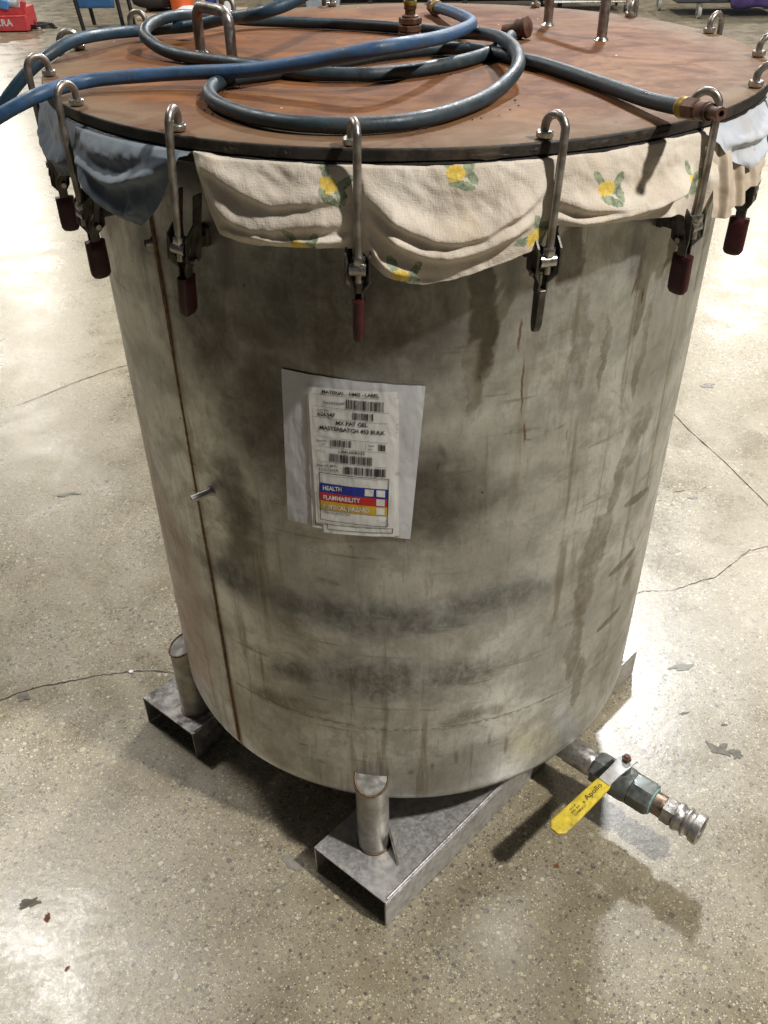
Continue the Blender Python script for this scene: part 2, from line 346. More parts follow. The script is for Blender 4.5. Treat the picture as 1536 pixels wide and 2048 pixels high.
def mat_lemon():
    t = NT('lemon_print_cotton'); uv = t.mapping(t.coord('UV'), sc=(1, 1, 0))
    n = t.noise(uv, 12, 5, .6)
    c = t.mix(t.mapr(n, .3, .7), (.60, .515, .42), (.74, .665, .57))
    ye = t.math('MULTIPLY', t.mapr(t.noise(uv, 7, 4, .6), .55, .7), .45); c = t.mix(ye, c, (.58, .45, .26))
    q = t.vmath('ADD', uv, t.vmath('SCALE', t.vmath('SUBTRACT', t.noise(uv, 60, 4, .7, 0, True), (.5, .5, .5)), sc=.013))
    lm = lf = None
    def ell(u, v, a, b, rot, sharp):
        return t.mapr(t.vmath('LENGTH', t.mapping(q, (u, v, 0), (0, 0, rot), (a, b, 1), 'TEXTURE')), 1.0, sharp)
    for (az, z, rot) in LEMONS:
        u = radians(az)*.66; r = radians(rot)
        a = ell(u, z, .0145, .0098, r, .85); lm = a if lm is None else t.math('MAXIMUM', lm, a)
        a_ = 1
        for (dx, dy, l, w, rr) in ((.018, .006, .017, .007, 1.1), (.006, -.015, .020, .006, -.35), (.021, -.008, .013, .007, -.9), (-.012, .014, .014, .006, 2.3)):
            x = u+dx*cos(r)-dy*sin(r); y = z+dx*sin(r)+dy*cos(r)
            a = ell(x, y, l, w, rr+r, .8); lf = a if lf is None else t.math('MAXIMUM', lf, a)
    gn = t.noise(uv, 120, 4, .6)
    c = t.mix(t.math('MULTIPLY', lf, .9), c, t.mix(t.mapr(gn, .35, .6), (.10, .14, .075), (.30, .36, .24)))
    c = t.mix(t.math('MULTIPLY', lm, .93), c, t.mix(t.mapr(gn, .35, .7), (.66, .42, .03), (.86, .68, .16)))
    wv = t.noise(t.mapping(uv, sc=(1, .25, 1)), 520, 2); wv2 = t.noise(t.mapping(uv, sc=(.25, 1, 1)), 520, 2)
    c = t.mix(t.math('MULTIPLY', t.mapr(t.math('ADD', wv, wv2), .9, 1.2), .12), c, (.33, .27, .21))
    t.bump(t.math('ADD', t.math('ADD', wv, wv2), t.math('MULTIPLY', t.noise(t.mapping(uv, rot=(0, 0, .4), sc=(1, .6, 1)), 24, 5, .62, 1.2), 4.)), .36, .0018)
    return t.set(c, .9, 0, .2, Sheen_Weight=.25)
def mat_cloth(name, a, b, st):
    t = NT(name); uv = t.mapping(t.coord('UV'), sc=(1, 1, 0)); n = t.noise(uv, 14, 5, .6)
    c = t.mix(t.mapr(n, .3, .7), a, b); c = t.mix(t.math('MULTIPLY', t.mapr(t.noise(uv, 8, 4, .6), .54, .68), st[1]), c, st[0])
    wv = t.noise(t.mapping(uv, sc=(1, .25, 1)), 480, 2)
    t.bump(t.math('ADD', wv, t.math('MULTIPLY', t.noise(uv, 40, 4, .6), 1.8)), .3, .0012)
    return t.set(c, .92, 0, .2, Sheen_Weight=.3)
def mat_label_paper(name, c0, rough):
    t = NT(name); v = t.coord(); n = t.noise(v, 22, 5, .6)
    c = t.mix(t.mapr(n, .3, .75), tuple(x*.86 for x in c0), c0)
    c = t.mix(t.math('MULTIPLY', t.mapr(t.noise(v, 45, 4, .6), .62, .7), .35), c, (.30, .26, .21))
    t.bump(t.noise(t.mapping(v, sc=(1, 1, .45)), 28, 3, .5, .6), .55, .004)
    return t.set(c, rough, 0, .5)
MT = {}
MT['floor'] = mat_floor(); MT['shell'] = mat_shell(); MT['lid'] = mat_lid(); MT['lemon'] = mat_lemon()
MT['rim'] = simple('blackened_lid_edge', (.030, .024, .019), .6, .1, .6, 26, .5, dirt=((.10, .07, .045), .55))
MT['rubber'] = simple('black_gasket_rubber', (.012, .011, .010), .6, 0, .4, 60, .4)
MT['bluecloth'] = mat_cloth('blue_grey_cloth', (.125, .155, .19), (.185, .22, .26), ((.16, .13, .10), .3))
MT['greycloth'] = mat_cloth('pale_grey_cloth', (.42, .45, .50), (.56, .59, .64), ((.40, .34, .28), .35))
MT['tancloth'] = mat_cloth('tan_cloth', (.46, .37, .28), (.58, .49, .38), ((.35, .26, .17), .4))
MT['steel'] = simple('scuffed_steel', (.46, .44, .41), .3, .9, .35, 60, .1, dirt=((.20, .15, .11), .4))
MT['rod'] = simple('dull_steel_rod', (.34, .31, .28), .42, .85, .35, 50, .12, dirt=((.20, .13, .09), .5))
MT['latch'] = simple('oily_dark_steel', (.11, .10, .09), .42, .75, .45, 60, .2, dirt=((.06, .045, .035), .6))
MT['grip'] = simple('dark_red_vinyl', (.050, .005, .008), .5, 0, .35, 70, .1, dirt=((.035, .008, .008), .5))
MT['frame'] = simple('galvanised_frame_steel', (.52, .51, .50), .40, .6, .25, 60, .3, dirt=((.24, .215, .19), .5))
MT['framedirty'] = simple('caked_frame_steel', (.33, .32, .31), .5, .55, .6, 34, .8, dirt=((.035, .03, .028), .85))
MT['stub'] = simple('stained_pipe_leg', (.40, .385, .35), .4, .65, .35, 26, .15, dirt=((.20, .15, .11), .6))
MT['weld'] = simple('brown_weld_bead', (.20, .12, .07), .5, .5, .5, 90, .5)
MT['hose_blue'] = simple('blue_hose_rubber', (.030, .075, .150), .40, 0, .3, 25, .15, dirt=((.05, .07, .10), .4))
MT['hose_teal'] = simple('dark_blue_hose_rubber', (.014, .038, .062), .42, 0, .35, 25, .15, dirt=((.07, .085, .095), .35))
MT['hose_grey'] = simple('grey_blue_hose_rubber', (.022, .034, .042), .48, 0, .3, 30, .15, dirt=((.055, .055, .052), .45))
def mat_hose(name, c0, c1):
    t = NT(name); v = t.coord(); n = t.noise(v, 28, 6, .7); f = t.noise(v, 140, 4, .7)
    c = t.mix(t.mapr(n, .35, .62), c0, tuple(x*1.35 for x in c0))
    c = t.mix(t.math('MULTIPLY', t.mapr(t.noise(v, 11, 6, .72, .6), .50, .64), .55), c, c1)
    c = t.mix(t.math('MULTIPLY', t.mapr(f, .60, .72), .5), c, tuple(x*1.8 for x in c1))
    t.bump(t.math('ADD', f, n), .35, .0012)
    return t.set(c, t.mapr(n, .3, .65, .34, .62), 0, .5)
MT['hose_blue'] = mat_hose('blue_hose_rubber', (.026, .070, .150), (.060, .085, .11))
MT['hose_teal'] = mat_hose('dark_blue_hose_rubber', (.014, .040, .066), (.04, .052, .058))
MT['hose_grey'] = mat_hose('grey_blue_hose_rubber', (.020, .034, .044), (.055, .058, .055))
MT['rustiron'] = simple('rusty_iron_fitting', (.115, .055, .032), .6, .25, .45, 70, .4, dirt=((.06, .035, .028), .6))
MT['brass'] = simple('dull_brass', (.16, .10, .045), .4, .8, .35, 80, .2, dirt=((.12, .07, .04), .5))
MT['ferrule'] = simple('yellow_ferrule', (.30, .19, .025), .45, .2, .3, 60, .1)
MT['zinc'] = simple('pitted_zinc_casting', (.50, .475, .45), .36, .8, .3, 55, .3, dirt=((.24, .20, .17), .5))
MT['bronze'] = simple('green_grey_bronze_valve', (.185, .20, .19), .42, .5, .35, 40, .2, dirt=((.20, .17, .125), .4))
MT['copper'] = simple('worn_copper_nipple', (.30, .22, .165), .38, .8, .3, 60, .2, dirt=((.42, .38, .33), .5))
MT['verdigris'] = simple('verdigris', (.25, .42, .42), .7, 0, .3, 90, .2)
MT['yellow'] = simple('yellow_vinyl_grip', (.66, .50, .035), .42, 0, .25, 40, .15, dirt=((.15, .115, .04), .75))
MT['ink'] = simple('black_ink', (.012, .012, .014), .6, 0, .1)
MT['paper'] = mat_label_paper('white_sticker_paper', (.84, .83, .80), .32)
MT['paper_back'] = mat_label_paper('grey_backing_sheet', (.68, .68, .70), .42)
MT['inkblue'] = simple('blue_print', (.012, .03, .30), .45, 0, .1)
MT['inkred'] = simple('red_print', (.52, .02, .03), .45, 0, .1)
MT['inkyellow'] = simple('yellow_print', (.66, .42, .03), .45, 0, .1)
MT['crack'] = simple('dark_crack', (.06, .045, .035), .9, 0, .4, 120)
MT['pit'] = simple('dark_pit_mark', (.13, .115, .09), .6, 0, .5, 60, .4)
MT['mark'] = simple('grey_scuff_mark', (.21, .195, .17), .5, 0, .3, 60)
MT['rustchip'] = simple('rust_chip', (.16, .06, .025), .8, 0, .4, 80, .5)
MT['whitechip'] = simple('white_chip', (.75, .75, .72), .5, 0, .1)
MT['black'] = simple('black_painted_metal', (.015, .015, .016), .45, 0, .3, 20)
MT['blackfab'] = simple('black_brown_upholstery', (.022, .018, .016), .8, 0, .3, 20)
MT['bluefab'] = simple('blue_seat_shell', (.035, .13, .30), .5, 0, .2, 10)
MT['redpl'] = simple('red_plastic', (.62, .07, .075), .4, 0, .15, 8)
MT['bluepl'] = simple('light_blue_plastic', (.08, .25, .55), .45, 0, .2, 8)
MT['white'] = simple('white_plastic', (.72, .73, .75), .45, 0, .1, 8)
MT['orange'] = simple('orange_plastic', (.72, .13, .03), .4, 0, .15, 8)
MT['navy'] = simple('navy_label_print', (.02, .035, .20), .5, 0, .1)
MT['tan'] = simple('tan_board', (.42, .30, .21), .7, 0, .2, 12)
MT['greypl'] = simple('grey_plastic', (.30, .34, .38), .5, 0, .2, 8)
MT['purple'] = simple('purple_cover', (.05, .028, .12), .6, 0, .3, 8)
MT['charcoal'] = simple('charcoal_cover', (.05, .05, .06), .65, 0, .3, 8)
MT['wheel'] = simple('pale_wheel_rubber', (.32, .31, .29), .5, 0, .2, 20)

# ------------------------------------------------------------------ FLOOR
m = MB(); m.add([(-60, -40, 0), (60, -40, 0), (60, 90, 0), (-60, 90, 0)], [(0, 1, 2, 3)])
floor = m.build('floor', MT['floor']); floor['kind'] = 'structure'
def ribbon(pts, w, z=.0012, jag=.006, mat='crack', name='crack', n=7, seed=0):
    P = []
    for (a, b) in zip(pts, pts[1:]):
        for k in range(n): P.append((lerp(a[0], b[0], k/n), lerp(a[1], b[1], k/n)))
    P.append(pts[-1]); vs = []
    for i, (x, y) in enumerate(P):
        a = P[max(0, i-1)]; b = P[min(len(P)-1, i+1)]; d = Vector((b[0]-a[0], b[1]-a[1])).normalized(); nx, ny = -d.y, d.x
        j = noise.noise(Vector((x*60, y*60, seed)))*jag; ww = w*(.35+abs(noise.noise(Vector((x*40, y*40, 5+seed))))*1.8)
        vs += [(x+nx*(j+ww), y+ny*(j+ww), z), (x+nx*(j-ww), y+ny*(j-ww), z)]
    m = MB(); m.add(vs, [(2*i, 2*i+1, 2*i+3, 2*i+2) for i in range(len(P)-1)])
    return m.build(name, MT[mat], floor)
ribbon([(-1.6, -.2), (-1.185, -.085), (-1.13, -.05), (-1.091, -.032), (-1.014, -.013), (-.917, .015), (-.827, .032), (-.77, .036), (-.699, .029), (-.55, .05)], .0022)
ribbon([(.62, .33), (.75, .382), (.8, .402), (.883, .402), (.995, .452), (1.05, .47), (1.165, .576), (1.212, .617), (1.288, .64), (1.6, .72)], .0016, seed=2)
ribbon([(1.02, 1.85), (1.162, 1.583), (1.20, 1.42), (1.282, 1.17), (1.354, .899), (1.384, .821), (1.5, .55)], .0028, jag=.003, seed=3)
ribbon([(-1.75, 1.62), (-1.64, 1.73), (-1.537, 1.848), (-1.414, 1.961), (-1.3, 2.05)], .0028, seed=4)
def splat(x, y, rx, ry, rot=0, mat='pit', name='scuff', z=.0016, seed=0, n=26):
    poly = []
    for k in range(n):
        a = 2*pi*k/n; f = .75+.75*noise.noise(Vector((cos(a)*1.6+seed*3.1, sin(a)*1.6, seed)))+.25*noise.noise(Vector((cos(a)*6, sin(a)*6, seed)))
        px, py = rx*f*cos(a), ry*f*sin(a); poly.append((x+px*cos(rot)-py*sin(rot), y+px*sin(rot)+py*cos(rot), z))
    m = MB(); m.add(poly+[(x, y, z)], [(k, (k+1) % n, n) for k in range(n)])
    return m.build(name, MT[mat], floor)
splat(-1.12, -.072, .026, .016, .3, seed=1); splat(.865, -.245, .040, .022, -.4, seed=2); splat(.905, -.262, .020, .018, .8, seed=7)
splat(1.385, 1.80, .04, .028, .2, 'mark', seed=3); splat(1.09, .93, .024, .014, .1, 'mark', seed=4)
splat(-.832, -.743, .008, .014, .4, 'rustchip', seed=5); splat(-.886, -.706, .030, .016, .2, 'pit', seed=6)
splat(.84, .06, .05, .012, .2, 'mark', seed=8); splat(1.26, .33, .05, .012, .5, 'mark', seed=9); splat(-.75, -.86, .01, .004, 1.2, 'rustchip', seed=10)
splat(.37, -.60, .010, .007, .2, 'rustchip', seed=11); splat(.80, -.12, .018, .004, .2, 'pit', seed=12); splat(.90, -.16, .014, .004, .1, 'pit', seed=13)
splat(.46, -.60, .006, .009, .2, 'pit', seed=14); splat(-.30, -.66, .04, .004, .5, 'mark', seed=16); splat(-.27, -.60, .022, .035, .9, 'mark', seed=15)
splat(1.05, .97, .030, .002, .25, 'rustchip', seed=19); splat(-1.30, .95, .06, .012, .2, 'mark', seed=20)

m = MB(); m.lathe([(0, .004), (.006, .004), (.008, .001)], 9); o = m.build('chip', MT['whitechip'], floor); o.location = (-.826, .03, 0)


# ------------------------------------------------------------------ TANK
tank = thing('mixing_tank', 'large stained stainless steel drum with rusty round lid standing on two steel fork pockets', 'tank')
def uvt(co):
    a = atan2(co.y, co.x)
    if a > pi/2: a -= 2*pi
    return (a*RT, co.z)
m = MB(); NU, NV = 300, 110
prof = [(RT, 1.66)] + [(RT, lerp(1.66, .30, k/NV)) for k in range(1, NV)] + [(.6, .295), (.599, .280), (.5965, .268), (.591, .256), (.582, .246), (.565, .236), (.53, .226), (.45, .212), (.3, .195), (.0, .185)]
vs = []
for (r, z) in prof:
    for k in range(NU+1):
        a = -1.5*pi+2*pi*k/NU; d = 0
        if r > .55:
            fade = min(1, (z-.25)/.3) if z > .25 else 0
            d = .0022*noise.noise(Vector((cos(a)*2.4, sin(a)*2.4, z*2.2)))*fade+.0007*noise.noise(Vector((cos(a)*7, sin(a)*7, z*7)))
        vs.append(((r+d)*cos(a), (r+d)*sin(a), z))
n1 = NU+1
m.add(vs, [(j*n1+i, (j+1)*n1+i, (j+1)*n1+i+1, j*n1+i+1) for j in range(len(prof)-1) for i in range(NU)])
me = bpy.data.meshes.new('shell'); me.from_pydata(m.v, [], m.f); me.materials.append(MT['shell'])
uvl = me.uv_layers.new(name='UVMap')
for lp in me.loops:
    k = lp.vertex_index % n1; uvl.data[lp.index].uv = ((-1.5*pi+2*pi*k/NU)*RT, m.v[lp.vertex_index][2])
for p in me.polygons: p.use_smooth = True
shell = bpy.data.objects.new('shell', me); COL.objects.link(shell); shell.parent = tank
# weld seams
m = MB(); P = [cyl(-131+.25*noise.noise(Vector((0, 0, z*6))), z, .6005) for z in [lerp(1.64, .29, k/150) for k in range(151)]]
m.tube(P, [.0032+.0012*noise.noise(Vector((0, 3, k*.9))) for k in range(151)], 8); m.build('weld_seam', MT['weld'], tank, 60)
m = MB(); P = [cyl(a, .508+.001*noise.noise(Vector((a*.4, 0, 0))), .5995) for a in [-200+k*.8 for k in range(226)]]
m.tube(P, .0009, 6); m.build('weld_seam', MT['weld'], tank, 60)
# flange under the lid
m = MB(); m.lathe([(.59, 1.648), (.632, 1.648), (.636, 1.652), (.636, 1.662), (.60, 1.664), (.59, 1.664)], 160); m.build('rim_flange', MT['rim'], tank, 40)
# lid : plate > handles, fitting
m = MB(); seg = 220
for ri, (r, z) in enumerate([(.0, 1.6885), (.3, 1.6882), (.6, 1.688), (.641, 1.688), (.6432, 1.6868), (.6435, 1.684), (.6432, 1.673), (.640, 1.6705), (.58, 1.6702)]): pass
m.lathe([(.0, 1.6885), (.3, 1.6882), (.6, 1.688), (.6415, 1.688)], seg, mi=0)
m.lathe([(.6415, 1.688), (.6434, 1.6865), (.6437, 1.684), (.6434, 1.6725), (.6405, 1.6705), (.58, 1.6702)], seg, mi=1)
lid = m.build('lid', [MT['lid'], MT['rim']], tank, 50)
# torn rubber gasket under the lid edge
m = MB(); vs = []; sg = 420
pr = [(.600, 1.6702), (.641, 1.6702), (.6445, 1.668), (.6435, 1.664), (.600, 1.6645)]
for (r, z) in pr:
    for k in range(sg):
        a = 2*pi*k/sg; nn = noise.noise(Vector((cos(a)*9, sin(a)*9, 0)))+.6*noise.noise(Vector((cos(a)*40, sin(a)*40, 3)))
        rr = r+(.0035*max(-.6, nn) if r > .62 else 0); zz = z+(.0018*nn if r > .62 and z < 1.67 else 0)
        vs.append((rr*cos(a), rr*sin(a), zz))
m.add(vs, [(j*sg+k, j*sg+(k+1) % sg, (j+1)*sg+(k+1) % sg, (j+1)*sg+k) for j in range(len(pr)-1) for k in range(sg)])
m.build('gasket', MT['rubber'], tank, 50)
# peeled crusts on the lid edge
for (az, w, z, s) in [(-111, 3.0, 1.677, 1), (-80, 5.5, 1.676, 2), (-74.5, 1.8, 1.679, 3), (-66, 5, 1.678, 4), (-60.5, 4.5, 1.681, 5), (-57, 2.5, 1.677, 6), (-104, 1.6, 1.679, 8)]:
    m = MB()
    def fn(u, v, az=az, w=w, z=z, s=s):
        a = az+(u-.5)*w; k = noise.noise(Vector((u*6, s, v*2))); e = (1-(2*u-1)**2)
        return cyl(a, z+(v-.5)*.008*(.3+e)+.002*k, .6438+.0018*e*(.6+k)*(1 if .2 < v < .8 else .2))
    m.grid(18, 5, fn); m.build('peeling_crust', MT['rim'], lid, 60)
# lift handles (welded to the lid)
def lift_handle(a, b, h, bend=.03):
    a = Vector(a); b = Vector(b); z = Vector((0, 0, 1)); d = (b-a).normalized(); m = MB()
    P = [a, a+z*(h-bend)]+[a+z*(h-bend)+z*bend*sin(t)+d*bend*(1-cos(t)) for t in [pi/2*k/6 for k in range(1, 7)]]
    P += [b+z*(h-bend)+z*bend*cos(t)-d*bend*(1-sin(t)) for t in [pi/2*k/6 for k in range(0, 6)]]+[b+z*(h-bend), b]
    m.tube(P, .0098, 16); o = m.build('lift_handle', MT['rod'], lid, 50)
    for q in (a, b):
        m = MB(); m.lathe([(.0095, .006), (.0125, .003), (.0145, .0)], 20, Matrix.Translation(q)); m.build('weld_fillet', MT['steel'], lid, 60)
lift_handle((-.381, .021, 1.6885), (-.309, -.06, 1.6885), .078, .024); lift_handle((.302, .293, 1.6885), (.382, .11, 1.6885), .115, .03)
# threaded outlet in the lid centre that carries the vertical hose
def hexprism(m, c, r, z0, z1, rot=0, M_=None, mi=0):
    m.lathe([(0, z0), (r*.93, z0), (r, z0+.0015), (r, z1-.0015), (r*.93, z1), (0, z1)], 6, (M_ or Matrix.Identity(4)) @ Matrix.Translation(c), rot=rot, mi=mi)
fx, fy = .012, .165
m = MB(); T_ = Matrix.Translation((fx, fy, 0))
m.lathe([(.0, 1.688), (.0235, 1.688), (.0235, 1.697), (.018, 1.699)], 24, T_); hexprism(m, (fx, fy, 0), .0245, 1.699, 1.711, .3); hexprism(m, (fx, fy, 0), .0235, 1.7125, 1.724, .8)
m.lathe([(.016, 1.722), (.0165, 1.727), (.012, 1.729), (.0, 1.729)], 18, T_); fit = m.build('pipe_fitting', MT['rustiron'], lid, 30)
# camlock cap on the lid behind the coil
m = MB(); Mx = Matrix.Translation((.222, .135, 1.706)) @ Matrix.Rotation(radians(-32), 4, 'Z') @ Matrix.Rotation(radians(78), 4, 'Y')
m.lathe([(0, -.03), (.012, -.03), (.012, -.004), (.017, -.002), (.0185, .004), (.017, .008), (.017, .012), (.0195, .016), (.019, .022), (.013, .026), (0, .027)], 24, Mx); m.build('pipe_cap', MT['rustiron'], lid, 35)

# ---- clamps: local frame X tangent, Y outward from wall (0 = tank wall), Z world height
def build_clamp(bare=False):
    m = MB(); zt = 1.706
    P = [(0.001, .060, 1.548), (0, .0615, 1.60), (0, .062, 1.66), (0, .062, 1.703)]
    for k in range(1, 9):
        t = pi*k/8; P.append((-.006*(1-cos(t))*1.0, .0455+.0165*cos(t), 1.703+.0175*sin(t)))
    P += [(-.012, .029, 1.694), (-.012, .029, 1.690)]
    root = None
    m.tube(spline(P, 3), .0057, 12)
    root = m.build('toggle_clamp', MT['rod'], tank, 60)      # the hook rod carries the rest
    m = MB(); m.lathe([(0, 1.6895), (.0105, 1.6895), (.0115, 1.691), (.0115, 1.6965), (.010, 1.698), (0, 1.698)], 20, Matrix.Translation((-.012, .030, 0))); m.build('hook_pad', MT['steel'], root, 40)
    m = MB(); hexprism(m, (.001, .060, 0), .0095, 1.542, 1.552)
    m.tube([(-.0115, .058, 1.533), (.0115, .058, 1.533)], .0095, 16); m.tube([(-.0165, .045, 1.512), (.0165, .045, 1.512)], .0045, 10)
    m.tube([(.001, .060, 1.515), (.001, .060, 1.55)], .0055, 10); m.build('trunnion_pin', MT['steel'], root, 40)
    m = MB()
    for s in (-1, 1):
        # side plate outline in (y,z), bent inward to the neck
        out = [(.024, 1.608), (.042, 1.608), (.046, 1.568), (.0645, 1.552), (.066, 1.515), (.0575, 1.500), (.0575, 1.484), (.0425, 1.484), (.0425, 1.500), (.034, 1.515), (.030, 1.56)]
        def X(z): return .0155 if z > 1.513 else (.0045 if z < 1.501 else lerp(.0045, .0155, (z-1.501)/.012))
        n = len(out); vs = [(s*X(z), y, z) for y, z in out]+[(s*(X(z)+.0028), y, z) for y, z in out]
        m.add(vs, [tuple(range(n)), tuple(range(n, 2*n))[::-1]]+[(i, (i+1) % n, n+(i+1) % n, n+i) for i in range(n)])
    m.build('handle_yoke', MT['latch'], root)
    m = MB(); m.box((0, .004, 1.535), (.020, .010, .030)); m.box((-.008, .022, 1.532), (.003, .030, .018)); m.box((.008, .022, 1.532), (.003, .030, .018))
    m.build('wall_bracket', MT['latch'], root, bevel=.0015)
    m = MB()
    if bare:
        m.prism([(.040, 1.49), (.060, 1.49), (.059, 1.437), (.054, 1.424), (.047, 1.424), (.042, 1.437)], -.006, .006, lambda y, z, x: (x, y, z)); m.build('bare_handle', MT['latch'], root, bevel=.002)
    else:
        vs = []; ns = 20; Zs = [1.4885, 1.487, 1.47, 1.445, 1.432, 1.426, 1.4235]; Sx = [.7, 1, 1, 1.02, 1, .78, .35]
        for z, sx in zip(Zs, Sx):
            for k in range(ns):
                a = 2*pi*k/ns; ca, sa = cos(a), sin(a); e = .6
                vs.append((.0082*sx*math.copysign(abs(ca)**e, ca), .050+.0165*sx*math.copysign(abs(sa)**e, sa), z))
        m.add(vs, [(j*ns+k, j*ns+(k+1) % ns, (j+1)*ns+(k+1) % ns, (j+1)*ns+k) for j in range(6) for k in range(ns)]+[tuple(range(ns)), tuple(range(6*ns, 7*ns))[::-1]])
        m.build('handle_grip', MT['grip'], root, 60)
    return root
def place(o, az, tilt=0.):
    a = radians(az); X = Vector((-sin(a), cos(a), 0)); Y = Vector((cos(a), sin(a), 0))
    Mx = Matrix((X, Y, Vector((0, 0, 1)))).transposed().to_4x4(); Mx.translation = Y*RT
    o.matrix_local = Mx @ Matrix.Translation((0, .06, 1.7)) @ Matrix.Rotation(radians(tilt), 4, 'Y') @ Matrix.Translation((0, -.06, -1.7))
c0 = build_clamp(); cb = build_clamp(True)
place(c0, -95.1, 1.5); place(cb, -72, 2); cb['label'] = 'clamp without its red grip'
for k in range(-5, 11):
    if k in (0, 1): continue
    az = -95.5+22.5*k; c = copytree(c0, tank)
    place(c, az+{-1: -.1, 2: 1.5, 3: -1}.get(k, 0), {-1: 5.5, -2: 1, 2: -1, -3: 2}.get(k, random.uniform(-2, 2)))
# small stubs on the wall
def stub(az, z, r, l, up=0, side=0):
    m = MB(); a = cyl(az, z, RT-.005); n = cyl(az, 0, 1); tdir = Vector((-n.y, n.x, 0)); d = (n+tdir*side+Vector((0, 0, up))).normalized()
    B = d; m.tube([a, a+B*l], r, 16, cap=False); m.tube([a, a+B*(l-.002)], r*.62, 12)
    m.tube([a+B*.003, a+B*.008], r*1.35, 16)
    return m.build('vent_stub', MT['stub'], tank, 50)
stub(-126.6, 1.037, .0075, .045, -.15, -.45); stub(-131.5, 1.498, .0055, .018, 0, -.3)
# ---- hazard label
def wr(az, z): return .0006*noise.noise(Vector((az*.5, z*22, 1)))+.0004*noise.noise(Vector((az*1.4, z*50, 4)))
def qpt(q, u, v, r):
    (a, b, c, d) = q; az = lerp(lerp(a[0], b[0], u), lerp(d[0], c[0], u), v); z = lerp(lerp(a[1], b[1], u), lerp(d[1], c[1], u), v)
    return cyl(az, z, r+wr(az, z))
def quad(m, q, r, nu=10, nv=10, mi=0): m.grid(nu, nv, lambda u, v: qpt(q, u, v, r), mi)
def rquad(m, q, r, cr=.06, n=40):
    # quad with rounded corners
    def fn(u, v):
        uu, vv = u*2-1, v*2-1; k = 1-cr
        return qpt(q, u, v, r)
    m.grid(n, n, lambda u, v: qpt(q, u, v, r))
SH = [[(-108.76, 1.3377), (-86.83, 1.3231), (-88.94, 1.0212), (-110.13, 1.0351)], [(-104.93, 1.2971), (-90.76, 1.3011), (-90.84, 1.0279), (-105.59, 1.0303)], [(-103.84, 1.3017), (-91.0, 1.311), (-91.5, 1.0264), (-103.56, 1.0233)], [(-104.54, 1.315), (-91.03, 1.3145), (-91.7, 1.0452), (-104.71, 1.0445)]]
m = MB()
def bfn(u, v):
    e = 2.2*max(0, u-.86)/.14*(.5+.5*sin(v*7)) ; q = qpt(SH[0], u, v, .6026+.0012*max(0, e))
    q.z += .0012*noise.noise(Vector((u*12, v*12, 2)))*(1 if v in (0, 1) else 0)
    return q
m.grid(60, 60, bfn); label = m.build('hazard_label', MT['paper_back'], tank, 80)
for i, rr in ((1, .6042), (2, .6050), (3, .6058)):
    m = MB(); quad(m, SH[i], rr, 44, 60); m.build('sticker_sheet', MT['paper'], label, 80)
R3 = .6064
def stroke(m, a, b, w, r):
    dz = b[1]-a[1]; da = radians(b[0]-a[0])*.6; L = sqrt(dz*dz+da*da); nz, na = da/L*w, -dz/L*w
    k = math.degrees(1/.6); q = [(a[0]+na*k, a[1]+nz), (b[0]+na*k, b[1]+nz), (b[0]-na*k, b[1]-nz), (a[0]-na*k, a[1]-nz)]
    quad(m, q, r, max(1, int(L/.004)), 1)
LN = [[(-103.83, 1.3031), (-93.65, 1.3016)], [(-103.69, 1.2817), (-92.26, 1.2765)], [(-104.17, 1.2612), (-92.4, 1.2569)], [(-103.85, 1.225), (-92.44, 1.2203)], [(-103.91, 1.2056), (-92.51, 1.2017)], [(-103.86, 1.1761), (-92.62, 1.1722)], [(-95.88, 1.2189), (-95.91, 1.2061)]]
m = MB()
for a, b in LN: stroke(m, a, b, .00022, R3)
m.build('ruled_line', MT['ink'], label)
m = MB(); BX = [(-103.62, 1.1528), (-92.38, 1.1494), (-92.72, 1.049), (-103.95, 1.0526)]
for i in range(4): stroke(m, BX[i], BX[(i+1) % 4], .0006, R3+.0004)

m.build('ruled_box', MT['ink'], label)
m = MB()
for pl in ([(-102.87, 1.0443), (-102.83, 1.0321), (-91.9, 1.0345), (-91.85, 1.045)],):
    for a, b in zip(pl, pl[1:]): stroke(m, a, b, .0005, .6055)
for a, b in zip([(-104.9, 1.048), (-104.9, 1.0385), (-103.67, 1.0375)], [(-104.9, 1.0385), (-103.67, 1.0375)]): stroke(m, a, b, .0005, .6047)
m.build('ruled_box', MT['ink'], label)
BD = [([(-103.62, 1.1318), (-92.42, 1.128), (-92.51, 1.1082), (-103.68, 1.1126)], 'inkblue'), ([(-103.68, 1.1126), (-92.51, 1.1082), (-92.56, 1.0909), (-103.72, 1.0945)], 'inkred'), ([(-103.72, 1.0945), (-92.56, 1.0909), (-92.64, 1.0724), (-103.78, 1.0765)], 'inkyellow')]
for q, k in BD:
    m = MB(); quad(m, q, R3, 40, 6); m.build('hazard_band', MT[k], label)
for q in [[(-96.24, 1.1271), (-94.81, 1.1269), (-94.91, 1.1126), (-96.31, 1.1129)], [(-94.4, 1.1265), (-92.99, 1.126), (-93.04, 1.112), (-94.42, 1.1127)], [(-94.43, 1.1076), (-93.05, 1.1075), (-93.1, 1.093), (-94.46, 1.094)], [(-94.46, 1.0893), (-93.11, 1.0888), (-93.16, 1.0745), (-94.49, 1.075)]]:
    m = MB(); quad(m, q, R3+.0004, 6, 6); m.build('rating_box', MT['paper'], label)
